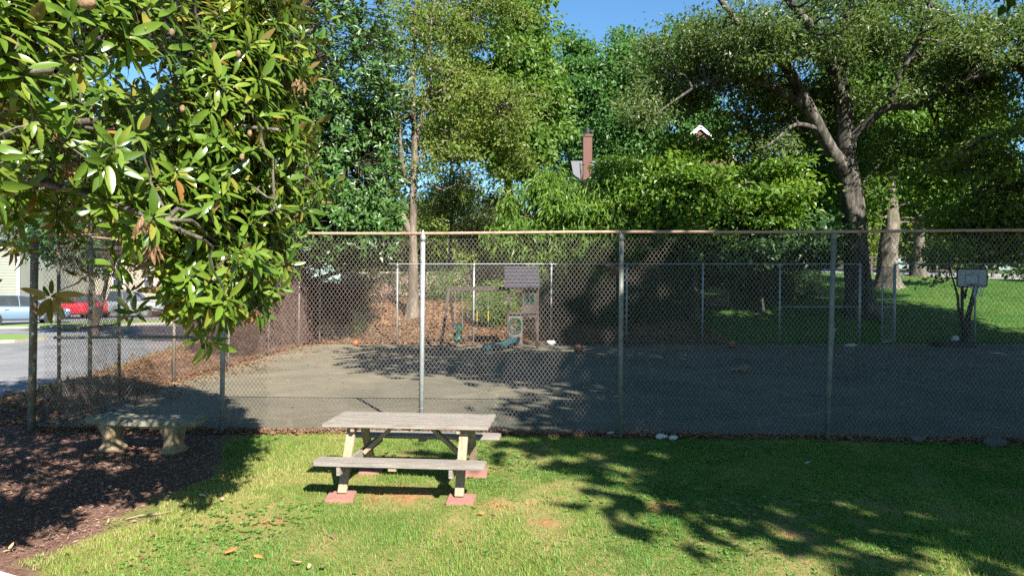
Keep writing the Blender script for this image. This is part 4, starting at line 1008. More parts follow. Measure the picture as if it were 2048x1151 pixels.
    B, D, N = B[keep], D[keep], N[keep]; nl = len(B)
    Ls = rg.uniform(.085, .185, nl); Ws = Ls * rg.uniform(.24, .35, nl)
    V, Q = leafcurved(B, D, N, Ls, Ws, rg.uniform(-.05, .6, nl))
    rv = np.clip(.42 + rg.normal(size=nl) * .2, 0, .86); rv[rg.uniform(size=nl) < .012] = 1; rnd = np.repeat(rv, 12)
    npmesh('crown', V - off, Q, M['mag_near'], t, True, {'rnd': rnd})
    # withered leaf bunches and seed pods
    for px, py, dd in ((285, 445, 3.8), (308, 495, 3.8), (600, 165, 4.6), (140, 335, 4.2)):
        c = np.array(W(px, py, dd)); n_ = 16; B = c + rg.normal(size=(n_, 3)) * .02; D = np.array((0, 0, -1.)) + rg.normal(size=(n_, 3)) * .28
        Ls = rg.uniform(.045, .09, n_); V, Q = leafcurved(B, D, rg.normal(size=(n_, 3)), Ls, Ls * .3, rg.uniform(-.4, .4, n_))
        npmesh('withered_leaves', V - off, Q, M['dry'], t, True, {'rnd': rg.uniform(0, 1, len(Q))})
    for px, py, dd in ((175, 8, 3.2), (345, 66, 3.5), (478, 109, 3.8), (366, 218, 3.6), (484, 314, 4.0), (500, 267, 4.2)):
        c = W(px, py, dd) - Vector(base); lump('seed_pod', M['seed'], t, c, (.014, .014, .02) if px != 175 else (.045, .028, .028), px, .12)
    return t

# far lawn etc come after the trees: first the big ones
def magnolia_far():
    rg = np.random.default_rng(5); bx_, by_ = -8.6, 27.4; base = (bx_, by_, gzf(bx_, by_)); off = np.array(base)
    t = thing('magnolia_tree', 'dense dark green magnolia standing behind the far left corner of the court', 'tree', base)
    limbs = [[(bx_, by_, base[2] - .1, .42), (bx_, by_, 3, .36), (bx_ + .1, by_, 8, .25), (bx_ + .1, by_, 13.5, .06)]]
    for k in range(12):
        a = k * 2.4; z = 2.2 + k * .75; l = 4.2 * (1 - k * .04)
        limbs.append([(bx_, by_, z, .11), (bx_ + .5 * l * math.cos(a), by_ + .5 * l * math.sin(a), z + .7, .07), (bx_ + l * math.cos(a), by_ + l * math.sin(a), z + .9, .02)])
    sk = Skel()
    for i, lb in enumerate(limbs):
        p = smooth_path(lb); V, Q = limb_mesh(p, 12, .5 if i == 0 else 0, i); npmesh('trunk' if i == 0 else 'limb', V - off, Q, M['bark_dark'], t, True); sk.add(p[:, :3], p[:, 3])
    P = blob_points(rg, [(bx_, by_, 6.2, 4.4, 4.4, 3.9), (bx_ + .1, by_, 10.2, 4.3, 4.2, 4.2), (bx_ + 1.6, by_ - 1.5, 4.3, 3.0, 3.2, 1.7), (bx_ - 3.5, by_ - 2, 6, 3, 3, 3.4)], 6200, -1.0, .75, 4)
    P = P[P[:, 2] > 2.7 + .5 * fn(P[:, 0], P[:, 1], 0, 1.3, 3)]
    pa, ra = sk.connect(P[::3], .02, .006, .05, 5, rg); V, Q = tubes_np(pa, ra, 4); npmesh('branches', V - off, Q, M['bark_dark'], t, True)
    m = len(P); k = 14; ax = unit(unit(P - np.array((bx_, by_, 6))) + np.array((0, 0, .5)) + rg.normal(size=P.shape) * .3)
    a = rg.uniform(0, 6.28, (m, k)); tilt = rg.uniform(R(30), R(105), (m, k)); u1 = unit(np.cross(ax, np.array((.2, .3, .93)))); u2 = np.cross(ax, u1)
    rad = u1[:, None] * np.cos(a)[..., None] + u2[:, None] * np.sin(a)[..., None]
    D = (ax[:, None] * np.cos(tilt)[..., None] + rad * np.sin(tilt)[..., None]).reshape(-1, 3); N = (ax[:, None] * np.sin(tilt)[..., None] - rad * np.cos(tilt)[..., None]).reshape(-1, 3) + rg.normal(size=D.shape) * .2
    B = (P[:, None] + rg.normal(size=(m, k, 3)) * .10).reshape(-1, 3); nl = len(B)
    V, Q = leafquads(B, D, N, rg.uniform(.20, .30, nl), rg.uniform(.09, .13, nl), .15)
    npmesh('crown', V - off, Q, M['mag_far'], t, False, {'rnd': np.clip(.5 + rg.normal(size=nl) * .22, 0, 1)})
    return t
near_magnolia()
magnolia_far()

# ---- slim pale multi-stem tree behind the far fence
b0 = G(-4.45, 30.2)
tree('maple_tree', 'slender tree with pale forked stems and yellow green leaves behind the far fence', 'tree',
     [[(b0[0], b0[1], b0[2] - .2, .27), Lp(826, 560, 30.2, .21), Lp(826, 460, 30.2, .185), Lp(827, 380, 30.2, .17), Lp(829, 280, 30.3, .12), Lp(826, 180, 30.4, .09), Lp(830, 60, 30.6, .06), Lp(838, -120, 31, .02)],
      [Lp(823, 470, 30.2, .16), Lp(800, 420, 30, .13), Lp(778, 370, 29.8, .11), Lp(762, 325, 29.5, .08), Lp(740, 250, 29.2, .04)],
      [Lp(826, 375, 30.2, .13), Lp(810, 350, 30, .11), Lp(800, 290, 29.8, .10), Lp(795, 210, 29.6, .08), Lp(775, 140, 29.4, .05), Lp(760, 40, 29.2, .02)],
      [Lp(828, 300, 30.3, .11), Lp(845, 230, 30.6, .09), Lp(860, 150, 30.8, .07), Lp(862, 60, 31, .05), Lp(880, -60, 31.2, .02)],
      [Lp(830, 330, 30.2, .06), Lp(850, 305, 30.1, .05), Lp(875, 298, 30, .03)],
      [Lp(845, 225, 30.6, .07), Lp(868, 200, 30.2, .05), Lp(925, 195, 30, .03), Lp(1000, 215, 29.8, .015)]],
     [(-3.6, 32.5, 12.6, 3.6, 2.2, 4.2), (-1.4, 32.0, 9.4, 3.0, 2.0, 3.4), (-5.4, 31.9, 9.5, 2.0, 1.5, 2.2), (-5.9, 30.3, 6.6, 1.5, 1.2, 1.2), (-2.0, 32.6, 15.5, 3.2, 2.2, 3), (-1.4, 29.8, 10.4, 2.4, 1.0, 1.6), (-4.6, 29.6, 12.2, 2.4, 1.0, 2.6), (-3.0, 29.6, 7.6, 1.6, .9, 1.0)],
     M['yel'], M['bark_pale'], 520, 70, .34, .10, .055, 21, hole=-.25, shell=.4, twig=.012, sec=90)
# tall green trees in the middle distance
def tall(name, label, x, y, z, blobs, lm, seed, n=700, nl=105, hole=-.2, bark='bark_grey', r=.35, L=.19, Wd=.12, cr=.46, **k):
    b = G(x, y); lim = [[(b[0], b[1], b[2] - .2, r), (x, y, b[2] + (z - b[2]) * .35, r * .75), (x + .2, y, b[2] + (z - b[2]) * .7, r * .45), (x + .1, y, z, .04)]]
    rg = np.random.default_rng(seed)
    for q in blobs:
        zz = max(b[2] + 1.5, q[2] - q[5] * .8); lim.append([(x + .05, y, zz, r * .4), ((x + q[0]) / 2, (y + q[1]) / 2, (zz + q[2]) / 2 + .4, r * .28), (q[0], q[1], q[2] + q[5] * .3, .03)])
    return tree(name, label, 'tree', lim, blobs, lm, M[bark], n, nl, cr, L, Wd, seed, hole=hole, **k)
tall('sweetgum_tree', 'tall yellowish green tree whose top leaves the frame left of the open sky', -.2, 40, 19, [(-.6, 40, 15.0, 3.0, 3, 5.2), (.4, 40, 11.4, 2.4, 3, 2.8), (-2.5, 40, 12.4, 2.2, 2.4, 3.0), (.8, 40, 13.8, 2.0, 2.4, 3.2)], M['mid'], 31, 560)
tall('sweetgum_tree', 'tall deep green tree right beneath the open patch of sky', 6.9, 59, 23, [(6.9, 59, 19.6, 4.0, 3.2, 5.0), (3.6, 59, 17.5, 2.4, 2.6, 3.4), (4.8, 59, 13.5, 3.3, 3, 4.0), (9.4, 59, 15.4, 3.8, 3, 5.0)], M['deep'], 32, 560)
tall('sweetgum_tree', 'tall deep green tree rising above the brick house gable', 12.4, 58, 23.5, [(11.4, 58, 18.6, 3.8, 3.6, 4.6), (9.6, 58, 16, 3, 3, 4), (15.5, 58, 14.5, 2.6, 2.6, 2.6)], M['deep'], 33, 620, 95, L=.22, Wd=.14, cr=.62)
tall('pine_tree', 'pale wispy tree far behind the slender pale tree', -3.4, 37.5, 9.5, [(-3.4, 37.5, 6.6, 2.0, 1.6, 2.2), (-1.4, 37.5, 5.4, 1.8, 1.4, 1.4)], M['wisp'], 34, 200, 80, -.1, L=.13, Wd=.04, cr=.42, r=.12)
tall('dry_tree', 'tawny half dry tree showing left of the bright green tree', -1.3, 42, 7.4, [(-1.2, 42, 6.3, 1.7, 1.5, 1.4), (-.2, 42, 5.0, 1.2, 1.2, 1)], M['pinkish'], 35, 130, 70, -.5, L=.15, Wd=.06, cr=.35, r=.12)
tall('locust_tree', 'bright green tree with drooping leaflets just behind the playset roof', 3.0, 31.0, 7.8, [(2.2, 31, 5.3, 2.3, 1.6, 1.9), (4.4, 31, 5.2, 1.7, 1.6, 1.9), (.8, 31, 4.3, 1.6, 1.4, 1.2), (5.5, 31, 7.35, 1.5, .9, .75), (4.1, 30.8, 7.0, 1.1, .8, .75), (3.3, 30.6, 3.2, 1.8, 1.4, .9)], M['bright'], 36, 390, 75, -.35, L=.20, Wd=.05, cr=.34, droop=.5, r=.16)
tall('dogwood_tree', 'layered green tree draped over the front of the brick house', 8.2, 30.6, 8.6, [(7.4, 30.6, 5.9, 3.0, 1.6, 2.0), (9.6, 30.5, 7.0, 2.3, 1.5, 1.2), (8.5, 30.5, 8.15, 1.5, 1.2, .75), (7.2, 30.6, 6.8, 1.8, 1.5, .9), (11.0, 30.4, 6.6, 1.8, 1.5, 1.3), (5.8, 30.2, 4.5, 2.0, 1.5, 1.3), (10.4, 30.2, 4.9, 2.1, 1.5, 1.4)], M['bright'], 37, 470, 75, -.05, L=.15, Wd=.09, cr=.55, flat=.13, up=1.1, droop=.05, r=.18)
tall('dogwood_tree', 'dark layered tree over the shed behind the far fence', 11.6, 31.8, 5.4, [(10.4, 31.5, 3.9, 2.6, 1.6, 1.0), (13.2, 31.6, 4.2, 2.2, 1.6, 1.1), (8.2, 31.2, 3.4, 1.8, 1.4, 1.0)], M['shadel'], 38, 300, 80, -.7, L=.15, Wd=.09, cr=.5, flat=.2, up=1.0, r=.14, bark='bark_dark')

# ---- the great oak
ob = G(15.9, 31.2)
tree('oak_tree', 'huge old oak with thick forked trunk spreading over the right of the court', 'tree',
     [[(ob[0] + .1, ob[1], ob[2] - .2, .62), Lp(1715, 560, 31.2, .54), Lp(1710, 460, 31.2, .49), Lp(1702, 380, 31.2, .48), Lp(1692, 310, 31.2, .42), Lp(1687, 220, 31.2, .36), Lp(1682, 150, 31, .27), Lp(1690, 60, 31, .20), Lp(1697, -60, 31, .1)],
      [Lp(1698, 350, 31.2, .36), Lp(1660, 300, 30.8, .34), Lp(1625, 235, 30.2, .30), Lp(1600, 190, 29.8, .26), Lp(1570, 130, 29.4, .24), Lp(1520, 80, 29, .19), Lp(1465, 35, 28.5, .14), Lp(1420, -30, 28, .08)],
      [Lp(1610, 212, 30, .22), Lp(1580, 195, 29.6, .18), Lp(1530, 170, 29, .14), Lp(1470, 160, 28.5, .1), Lp(1400, 170, 28, .07), Lp(1310, 230, 27.5, .03)],
      [Lp(1686, 215, 31.2, .30), Lp(1668, 150, 30.6, .26), Lp(1650, 105, 30.2, .23), Lp(1620, 55, 29.8, .19), Lp(1575, 0, 29.4, .14), Lp(1540, -70, 29, .07)],
      [Lp(1690, 290, 31.2, .26), Lp(1730, 250, 30.6, .20), Lp(1775, 215, 30, .18), Lp(1830, 212, 29.4, .16), Lp(1890, 180, 28.8, .12), Lp(1950, 155, 28.2, .09), Lp(2015, 135, 27.5, .05)],
      [Lp(1785, 212, 29.9, .16), Lp(1785, 180, 29.7, .14), Lp(1810, 130, 29.4, .11), Lp(1835, 80, 29, .08), Lp(1860, 0, 28.6, .04)],
      [Lp(1640, 260, 30.4, .12), Lp(1590, 250, 29.6, .09), Lp(1545, 285, 29, .06), Lp(1510, 300, 28.6, .03)]],
     [(10.2, 30.8, 11.8, 4.0, 2.2, 2.4), (7.2, 29.6, 11.2, 2.4, 1.8, 1.7), (14.0, 32.6, 13.5, 4.0, 2.2, 3.2), (18.5, 31.6, 12.4, 4.2, 2.4, 2.8), (21.8, 29.6, 11.0, 3.0, 2.4, 2.2), (14.0, 33.0, 9.8, 2.6, 1.8, 1.4), (11.4, 31.4, 8.8, 1.8, 1.4, 1.0), (19.0, 31.8, 8.6, 2.6, 1.8, 1.2), (24, 28, 12, 3, 3, 3), (12.2, 27.0, 13.0, 2.8, 1.6, 1.9), (17.6, 28, 11.2, 2.2, 1.4, 1.4), (8.8, 27.6, 11.8, 2.4, 1.4, 1.5), (10.7, 28.8, 8.1, 1.1, .8, .5), (6.0, 27.6, 9.3, 1.5, 1.0, .6), (15.6, 29.0, 13.6, 2.4, 1.4, 1.4), (20.5, 27.4, 11.6, 2.4, 1.4, 1.6)],
     M['oakl'], M['bark_oak'], 1200, 100, .36, .115, .052, 41, hole=-.2, shell=.45, flare=.75, twig=.014, sec=140)
b1 = G((1775 - 1024) * 40 / F, 40)
tree('oak_tree', 'stout sunlit oak trunk just right of the far gate', 'tree',
     [[(b1[0], b1[1], b1[2] - .2, .58), (b1[0], b1[1], b1[2] + 2, .52), (b1[0] + .2, b1[1], 6, .42), (b1[0] + .0, b1[1], 9, .34), (b1[0] - .2, 40, 13, .2), (b1[0], 40, 17, .06)],
      [(b1[0] + .1, 40, 8.2, .22), (b1[0] + 1.6, 39.5, 10.2, .16), (b1[0] + 3.8, 39, 11.5, .06)], [(b1[0] + .1, 40, 8.6, .2), (b1[0] - 1.3, 39.6, 10.6, .13), (b1[0] - 3, 39, 12, .05)]],
     [(b1[0] + 2.5, 40, 11, 4, 3, 3), (b1[0] - 2, 40, 12.5, 3.6, 3, 3.2), (b1[0] + .5, 40, 15.5, 4, 3, 3), (b1[0] + 4.5, 39, 7.6, 2.8, 2.4, 1.8), (b1[0] - 2.5, 39.5, 7.4, 2.0, 2, 1.5)],
     M['mid'], M['bark_grey'], 620, 80, .5, .17, .09, 42, sec=70)
b2 = G((1838 - 1024) * 50 / F, 50)
tree('oak_tree', 'thinner tree trunk by the rail fence along the far road', 'tree',
     [[(b2[0], b2[1], b2[2] - .2, .44), (b2[0], 50, 6, .34), (b2[0] + .1, 50, 10, .25), (b2[0], 50, 15, .06)]],
     [(b2[0] + 3, 50, 9.5, 4.5, 3, 3.4), (b2[0] - 2.5, 50, 10.5, 3.2, 3, 2.6), (b2[0] + 1, 50, 14.5, 4.2, 3, 3)], M['mid'], M['bark_grey'], 480, 80, .6, .22, .12, 43)
b3 = G((1635 - 1024) * 36.5 / F, 36.5)
tree('slim_tree', 'thin straight trunk standing left of the great oak', 'tree',
     [[(b3[0], b3[1], b3[2] - .2, .19), (b3[0], 36.5, 5, .16), (b3[0] + .1, 36.5, 9, .1), (b3[0], 36.5, 13, .03)]],
     [(b3[0] - .5, 36.5, 6.3, 1.8, 1.5, 1.3), (b3[0], 36.5, 9, 2.4, 2, 2.4)], M['deep'], M['bark_grey'], 210, 70, .45, .15, .08, 44, hole=-.4)
b4 = G(18.45, 27.6)
tree('redbud_tree', 'small leaning tree with two thin stems behind the basketball hoop', 'tree',
     [[(b4[0], b4[1], b4[2] - .1, .12), Lp(1935, 640, 27.5, .10), Lp(1950, 580, 27.4, .09), Lp(1965, 500, 27.4, .08), Lp(1950, 400, 27.3, .06), Lp(1925, 300, 27.2, .03)],
      [(b4[0], b4[1], b4[2] + .2, .07), Lp(1918, 620, 27.3, .06), Lp(1915, 590, 27.2, .05), Lp(1900, 540, 27, .02)]],
     [(18.3, 27.4, 5.8, 2.6, 1.8, 1.7), (20.3, 27.2, 4.6, 2.2, 1.7, 1.8), (20.6, 27, 7.2, 2.2, 1.7, 1.3), (17.2, 27, 3.4, 1.2, 1.0, .8), (19.4, 27.2, 3.0, 1.2, 1.2, .8)],
     M['yel'], M['bark_dark'], 190, 75, .40, .11, .075, 45, hole=-.15, flat=.3, up=.9, flare=.3, sec=40)
for k, (x, y, z, rr, lab) in enumerate([(31, 66, 9, 5.0, 'sunlit pale green tree beyond the far road behind the rail fence'), (44, 66, 11, 6.0, 'broad sunlit tree beyond the far road at the right edge'), (22, 78, 8.5, 5.5, 'hazy distant tree between the two oak trunks'), (-9.5, 62, 7.5, 4.6, 'rounded far tree seen left of the slender pale trunk above the wall'), (-3.2, 70, 7.0, 4.4, 'rounded far tree seen just right of the slender pale trunk'), (3.4, 66, 7.0, 3.6, 'far tree whose crown shows behind the locust tree')]):
    tall('roadside_tree', lab, x, y, z + 3, [(x, y, z * .62 + 1.5, rr, 3.5, z * .42), (x - rr * .5, y - 1, z * .42 + 1.5, rr * .6, 3, z * .3)], M['yel'], 50 + k, 420, 70, -.6, L=.30, Wd=.17, cr=.75, r=.3)

# ---- shrubs and hedges
M['drydark'] = leafmat('brown_thicket', [(.05, .022, .017), (.09, .043, .032), (.14, .078, .055)], .2, .8, tint=(1.2, .9, .6))
def shrub(name, label, x, y, rx_, ry_, rz_, lm, seed, n=70, nl=70, L=.10, Wd=.055, cr=.22, flowers=0, group=None, hole=-1.1, z0=None):
    rg = np.random.default_rng(seed); b = G(x, y) if z0 is None else (x, y, z0); off = np.array(b)
    t = thing(name, label, 'shrub', b, 0, group)
    P = blob_points(rg, [(x, y, b[2] + rz_ * .85, rx_, ry_, rz_)], n, hole, .7, seed); P = P[P[:, 2] > b[2] + .08]
    st = off + np.stack([rg.normal(size=len(P)) * .08, rg.normal(size=len(P)) * .08, np.full(len(P), -.05)], -1)
    u = np.linspace(0, 1, 6)[None, :, None]; pa = st[:, None] * (1 - u) + P[:, None] * u; pa[..., 2] += .12 * np.sin(u[..., 0] * 3.14)
    V, Q = tubes_np(pa, np.broadcast_to(.018 * (1 - .7 * u[..., 0]), pa.shape[:2]), 4); npmesh('stems', V - off, Q, M['bark_dark'], t, True)
    m = len(P); o = rg.normal(size=(m, nl, 3)) * cr * np.array([1, 1, .8]); B = (P[:, None] + o).reshape(-1, 3)
    N = rg.normal(size=B.shape) * .6 + np.array((0, 0, .6)) + unit(B - off) * .5; D = rg.normal(size=B.shape) + unit(o.reshape(-1, 3))
    V, Q = leafquads(B, D, N, L * rg.uniform(.7, 1.3, len(B)), Wd * rg.uniform(.8, 1.2, len(B)))
    npmesh('foliage', V - off, Q, lm, t, False, {'rnd': np.clip(.5 + rg.normal(size=len(B)) * .25, 0, 1)})
    if flowers:
        c = P[rg.choice(m, min(m, flowers), False)] + rg.normal(size=(min(m, flowers), 3)) * .05; c = c + unit(c - off - np.array((0, 0, rz_ * .5))) * cr * 1.1
        B = np.repeat(c, 22, 0) + rg.normal(size=(len(c) * 22, 3)) * .09; V, Q = leafquads(B, rg.normal(size=B.shape), rg.normal(size=B.shape) + np.array((0, -.6, .5)), np.full(len(B), .09), np.full(len(B), .065))
        npmesh('blossoms', V - off, Q, M['petal'], t, False, {'rnd': rg.uniform(0, 1, len(B))})
    return t
def SX(px, d): return (px - 1024) * d / F
shrub('azalea_shrub', 'azalea with pink blossoms beside the slender pale trunk', SX(905, 33), 33, 1.5, .8, .62, M['mid'], 61, 90, flowers=34, hole=-1.4)
shrub('azalea_shrub', 'largest green azalea with few pink blossoms under the swing beam', SX(985, 29.5), 29.5, 1.0, .8, .85, M['bright'], 62, 110, flowers=14, hole=-1.6)
shrub('azalea_shrub', 'pale pink azalea growing below the retaining wall at the left', SX(745, 34), 34, 1.8, .8, .6, M['wisp'], 63, 90, flowers=44, hole=-1.4)
shrub('azalea_shrub', 'low wide azalea in dry bloom left of the pale trunk near the bank foot', SX(720, 32.2), 32.2, 1.4, .7, .45, M['pinkish'], 64, 70, flowers=20, hole=-1.4)
shrub('bush', 'small light green bush on the leafy bank behind the far fence', SX(697, 28.6), 28.6, .62, .5, .45, M['bright'], 65, 50, hole=-1.5)
shrub('azalea_shrub', 'flowering shrub beyond the playset tower near the far fence', SX(960, 34.5), 34.5, 1.9, .8, .8, M['mid'], 66, 110, flowers=50, hole=-1.4)
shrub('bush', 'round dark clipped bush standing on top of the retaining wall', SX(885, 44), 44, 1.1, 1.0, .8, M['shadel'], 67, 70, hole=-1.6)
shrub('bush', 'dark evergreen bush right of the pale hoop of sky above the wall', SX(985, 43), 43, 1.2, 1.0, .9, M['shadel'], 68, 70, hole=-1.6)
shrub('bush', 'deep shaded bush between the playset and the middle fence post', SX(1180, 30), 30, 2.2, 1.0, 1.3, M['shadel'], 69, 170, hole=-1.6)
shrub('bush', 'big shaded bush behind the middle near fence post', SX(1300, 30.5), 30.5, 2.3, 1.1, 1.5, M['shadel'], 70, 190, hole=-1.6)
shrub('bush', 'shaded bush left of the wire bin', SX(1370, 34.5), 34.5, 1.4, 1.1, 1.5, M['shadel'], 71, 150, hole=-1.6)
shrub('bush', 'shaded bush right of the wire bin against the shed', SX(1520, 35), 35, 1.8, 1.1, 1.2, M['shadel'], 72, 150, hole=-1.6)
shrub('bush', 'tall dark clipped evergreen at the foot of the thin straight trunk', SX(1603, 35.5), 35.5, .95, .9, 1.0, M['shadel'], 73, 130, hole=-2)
for k in range(5):
    shrub('hedge', 'dark clipped hedge section nearest the rail fence along the far road' if k == 0 else ['', 'second dark hedge section from the rail fence along the far road', 'middle section of the roadside hedge', 'fourth section of the roadside hedge', 'last section of the roadside hedge leaving the frame'][k], 35.0 + k * 2.2, 45.2 - k * .5, 1.4, .7, .75, M['mid'], 80 + k, 90, 60, L=.14, Wd=.08, group='hedge sections along the far road', hole=-2)
for k, (x, y, rr, hh, lab) in enumerate([(-9.0, 21.8, .8, 1.75, 'brown leafy thicket pressed against the side fence'), (-9.3, 23.9, 1.1, 1.85, 'second brown thicket behind the side fence nearer the dark magnolia'), (-9.0, 26.6, 1.4, 1.8, 'brown thicket under the dark magnolia at the fence corner'), (-8.0, 28.6, 1.2, 1.0, 'dark brown brush on the bank under the magnolia')]):
    shrub('thicket', lab, x, y, rr, rr, hh, M['drydark'], 140 + k, 190, 120, L=.13, Wd=.06, cr=.3, hole=-2)
b5 = G(-17.6, 29.5)
tree('street_tree', 'small dark tree with twin trunk on the verge before the pickup', 'tree',
     [[(-18.4, 30.0, -.1, .16), (-18.4, 30, 1.2, .13), (-18.5, 30, 2.6, .10), (-18.8, 30, 5, .04)], [(-18.35, 30, .3, .10), (-18.0, 30, 1.6, .09), (-17.6, 30, 3.4, .04)]],
     [(-18.2, 30, 4.0, 2.8, 1.8, 1.1), (-16.4, 30, 4.6, 2.2, 1.8, 1.4), (-19.8, 30, 4.6, 2.0, 1.8, 1.3)], M['shadel'], M['bark_dark'], 260, 60, .35, .12, .05, 90, hole=-.5, flare=.3)

# ---- trees outside the frame on the right and behind: they throw the shade on court and lawn
SHADE = [(10.4, -.8, 9.2, 4.3, 3.4), (11.6, 4.2, 11.2, 5.0, 4.2), (17.0, 11.0, 12.6, 5.4, 5.0), (19, 1, 12.5, 6, 5), (22.6, 16.2, 12.2, 4.6, 3.4), (29, 7, 12, 6, 5), (12.7, 14.3, 13.0, 4.3, 3.5)]
for k, (x, y, z, rr, rh) in enumerate(SHADE):
    tall('shade_tree', ['broad tree standing outside the frame beside the lawn', 'second broad tree outside the frame at the court side', 'tree outside the frame behind the first shade tree', 'tree outside the frame beside the far half of the court', 'outermost tree beyond the right side of the court', 'farthest tree outside the frame at the court corner', 'tall tree arching over the court just outside the frame'][k],
         x, y, z + rh * .8, [(x, y, z, rr, rr, rh), (x + rr * .45, y - rr * .35, z - rh * .35, rr * .65, rr * .65, rh * .6), (x + rr * .3, y + rr * .35, z - rh * .2, rr * .65, rr * .65, rh * .65)] + ([(4.4, 9.4, 11.8, 3.3, 1.7, 1.2), (7.4, 7.2, 11.4, 2.4, 1.8, 1.3), (5.0, 6.4, 11.8, 2.6, 1.8, 1.2)] if k == 1 else []), M['deep'], 100 + k, [330, 460, 460, 400, 400, 400, 520][k], 42, [-.12, -.2, -.6, -.4, -.4, -.4, -.7][k], L=.26, Wd=.17, cr=.62, r=.4, group='shade trees outside the frame')

# ------------------------------------------------------------------ ground cover
def scatter_leaves(name, n, fx, lm, Lr, seed, z_up=.01, tilt=.35, wr=.55):
    rg = np.random.default_rng(seed); xy = fx(rg, n); P = np.column_stack([xy, gz(xy[:, 0], xy[:, 1]) + z_up * rg.uniform(.3, 1.6, len(xy))])
    N = np.array((0, 0, 1.)) + rg.normal(size=P.shape) * tilt; D = rg.normal(size=P.shape) * np.array((1, 1, .25))
    Ls = rg.uniform(*Lr, len(P)); V, Q = leafquads(P, D, N, Ls, Ls * wr * rg.uniform(.7, 1.3, len(P)), .3)
    o = npmesh(name, V, Q, lm, None, False, {'rnd': rg.uniform(0, 1, len(P))}); tag(o, kind='stuff'); return o
def onlawn(x, y): return (x > mulch_edge(y) + .35 * fn(x, y, 0, 2.2, 2) + .05) & (y < front_y(x) - .06) & ~((x < -3.0) & (y < 5.15 - (x + 3.2) * .45))
def grass():
    rg = np.random.default_rng(1); n = 420000
    y = 4.2 + 6.2 * rg.uniform(size=n) ** 1.25; x = rg.uniform(-5.2, 8.6, n); k = onlawn(x, y) & (np.abs(x) < .80 * y + .4)
    x, y = x[k], y[k]
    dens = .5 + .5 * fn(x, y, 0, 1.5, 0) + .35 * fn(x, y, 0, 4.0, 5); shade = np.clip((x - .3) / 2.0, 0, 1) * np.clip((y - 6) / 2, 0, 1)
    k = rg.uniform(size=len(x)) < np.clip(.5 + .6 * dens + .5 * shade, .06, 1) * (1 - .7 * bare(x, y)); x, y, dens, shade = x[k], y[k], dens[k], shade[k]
    n = len(x); P = np.column_stack([x, y, gz(x, y) + .012 * fn(x, y, 0, 2.2, 1) - .004])
    h = rg.uniform(.018, .05, n) * (1 + .35 * np.clip(fn(x, y, 0, 3.2, 6), -.6, 1)); wd = rg.uniform(.004, .0085, n)
    az = rg.uniform(0, 6.28, n); lean = rg.uniform(.2, 1.3, n)
    side = np.column_stack([np.cos(az), np.sin(az), 0 * az]); fw = np.column_stack([-np.sin(az), np.cos(az), 0 * az])
    tip = P + fw * (h * lean)[:, None] + np.array((0, 0, 1)) * h[:, None]
    V = np.stack([P - side * wd[:, None] / 2, P + side * wd[:, None] / 2, tip], 1).reshape(-1, 3)
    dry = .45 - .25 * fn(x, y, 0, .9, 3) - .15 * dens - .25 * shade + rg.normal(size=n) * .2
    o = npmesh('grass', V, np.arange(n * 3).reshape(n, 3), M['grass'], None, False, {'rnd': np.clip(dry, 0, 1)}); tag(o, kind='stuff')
    # broad weeds
    m = 14000; y = 4.2 + 6.0 * rg.uniform(size=m) ** 1.2; x = rg.uniform(-4.6, 8, m); k = onlawn(x, y) & (fn(x, y, 0, 1.7, 7) + .5 * fn(x, y, 0, 4, 2) > -.1 + .25 * rg.normal(size=m)) & (np.abs(x) < .80 * y + .4); x, y = x[k], y[k]; m = len(x)
    q = 7; B = np.repeat(np.column_stack([x, y, gz(x, y) + .008]), q, 0); a = rg.uniform(0, 6.28, m * q)
    D = np.column_stack([np.cos(a), np.sin(a), rg.uniform(.2, .9, m * q)]); N = np.column_stack([-np.cos(a) * .5, -np.sin(a) * .5, np.ones(m * q)]) + rg.normal(size=(m * q, 3)) * .2
    Ls = np.repeat(rg.uniform(.012, .045, m), q) * rg.uniform(.7, 1.2, m * q); V, Q = leafquads(B, D, N, Ls, Ls * rg.uniform(.35, .6, m * q), .2)
    o = npmesh('lawn_weeds', V, Q, M['weed'], None, False, {'rnd': rg.uniform(0, 1, m * q)}); tag(o, kind='stuff')
    # far sunlit lawn
    n = 120000; y = 26.9 + 18 * rg.uniform(size=n) ** 1.6; x = rg.uniform(7.5, 34, n); k = (x < .78 * y) & (x > 7.6 + .8 * np.sin(y) + rg.uniform(size=n)); x, y = x[k], y[k]; n = len(x)
    P = np.column_stack([x, y, gz(x, y) - .01]); h = rg.uniform(.04, .10, n); wd = rg.uniform(.012, .025, n); az = rg.uniform(0, 6.28, n); lean = rg.uniform(.2, 1.1, n)
    side = np.column_stack([np.cos(az), np.sin(az), 0 * az]); fw = np.column_stack([-np.sin(az), np.cos(az), 0 * az]); tip = P + fw * (h * lean)[:, None] + np.array((0, 0, 1)) * h[:, None]
    V = np.stack([P - side * wd[:, None] / 2, P + side * wd[:, None] / 2, tip], 1).reshape(-1, 3)
    o = npmesh('grass', V, np.arange(n * 3).reshape(n, 3), M['grass'], None, False, {'rnd': np.clip(.1 + .15 * fn(x, y, 0, .8, 3) + rg.normal(size=n) * .15, 0, 1)}); tag(o, kind='stuff')
grass()
def f_mulch(rg, n):
    y = rg.uniform(4.6, 13, n); x = rg.uniform(-10, -3.0, n); k = (x < mulch_edge(y) + .35 * fn(x, y, 0, 2.2, 2) + rg.normal(size=n) * .2) & (x > -.80 * y - .4) & ((y < front_y(x)) | (x < -7.4)) & (y > 5.2 - (x + 3.2) * .47)
    return np.column_stack([x[k], y[k]])
scatter_leaves('mulch_chips', 42000, f_mulch, M['chip'], (.02, .06), 3, .012, .5, .28)
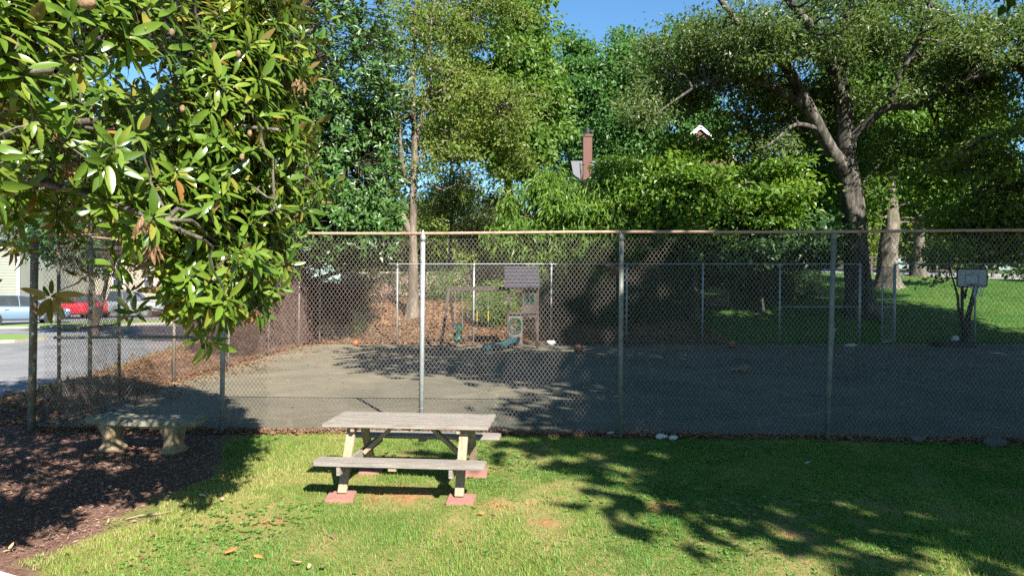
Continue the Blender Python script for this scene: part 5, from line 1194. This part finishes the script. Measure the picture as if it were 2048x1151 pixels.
def f_strip(rg, n):
    x = rg.uniform(-7.4, 9, n); y = front_y(x) + .10 + rg.normal(size=n) * .09 + .05 * fn(x, 0, 0, 3, 1) - .10 * np.clip((x - 4.5) / 3, 0, 1) * rg.uniform(0, 2.4, n); return np.column_stack([x, y])
scatter_leaves('leaf_litter', 9000, f_strip, M['dry'], (.03, .085), 4, .03, .6)
def f_bank(rg, n):
    x = rg.uniform(-9, 8.5, n); y = 26.1 + 9 * rg.uniform(size=n) ** 1.3; return np.column_stack([x, y])
scatter_leaves('leaf_litter', 26000, f_bank, M['dry'], (.07, .17), 5, .03, .5)
def f_side(rg, n):
    y = 11 + 26 * rg.uniform(size=n) ** 1.3; x = rg.uniform(-14, -6.6, n); k = (x > road_edge(y) + .1 - rg.exponential(.3, n)) & (x < -7.6 + rg.exponential(.45, n)); return np.column_stack([x[k], y[k]])
scatter_leaves('leaf_litter', 16000, f_side, M['dry'], (.05, .13), 6, .02, .45)
def f_court(rg, n):
    x = rg.uniform(-7.6, 16, n); y = front_y(x) + .4 + (26 - front_y(x) - .4) * rg.uniform(size=n); k = rg.uniform(size=n) < .10 + .9 * np.exp(-(x + 7.7) / .9) + .7 * np.exp(-(26.1 - y) / .6) * (x < 4); return np.column_stack([x[k], y[k]])
scatter_leaves('court_leaves', 3600, f_court, M['dry'], (.04, .11), 7, .012, .3)
def f_lawnleaf(rg, n):
    y = rg.uniform(4.6, 10, n); x = rg.uniform(-4, 7, n); k = rg.uniform(size=n) < np.exp(-(x + 4) / 3); return np.column_stack([x[k], y[k]])
scatter_leaves('court_leaves', 260, f_lawnleaf, M['dry'], (.03, .07), 8, .03, .4)
# single conspicuous fallen leaves
FL = [(450, 955, 'o', 'orange fallen leaf in the grass left of the picnic table'), (447, 1116, 'o', 'bright orange fallen leaf low in the sunny grass'), (505, 1122, 'o', 'small orange fallen leaf beside the bright orange one'), (220, 982, 't', 'long tan fallen leaf lying on the mulch'),
      (620, 1137, 't', 'curled brown leaf, left one of the cluster at the bottom edge'), (640, 1142, 't', 'broad brown leaf in the cluster at the bottom edge'), (603, 1133, 't', 'small pale leaf touching the brown leaf cluster'), (15, 1108, 't', 'pale tan leaf beside the white path'),
      (397, 997, 'p', 'whitish curled leaf on the lawn near the mulch edge'), (445, 1008, 't', 'dull brown leaf on the lawn below the orange one'), (955, 1034, 'o', 'reddish leaf on the grass right of the front right paver'), (1610, 932, 'p', 'pale scrap of leaf on the shaded lawn'), (880, 972, 't', 'tan leaf under the picnic table')]
rg = np.random.default_rng(9)
M['paleleaf'] = mat('pale_dead_leaf', (.62, .56, .48), (.45, .38, .30), 20, .7)
for px, py, c, lab in FL:
    d = CAMZ * F / (py - HOR); p = np.array([[(px - 1024) * d / F, d, .045]])
    L_ = rg.uniform(.06, .11); V, Q = leafcurved(np.zeros((1, 3)), np.array([[rg.normal(), rg.normal() * .6, .1]]), np.array([[rg.normal() * .3, -.35, 1.]]), np.array([L_]), np.array([L_ * .42]), np.array([rg.uniform(-.5, .4)]))
    o = npmesh('fallen_leaf', V, Q, M['deadleaf'] if c == 'o' else M['tanleaf'] if c == 't' else M['paleleaf'], None, True); o.location = p[0]; o.modifiers.new('s', 'SOLIDIFY').thickness = .003
    tag(o, lab, 'leaf', 'fallen leaves on the lawn')
b = MB(); b.tube([(0, 0, .01), (.12, .07, .025), (.26, .12, .02), (.36, .19, .03)], [.008, .007, .006, .004], 6); o = b.build('stick', M['stick'], smooth=True); p = W(250, 1042, CAMZ * F / (1042 - HOR)); o.location = (p.x, p.y, .01); tag(o, 'thin dry stick at the edge between mulch and lawn', 'stick')
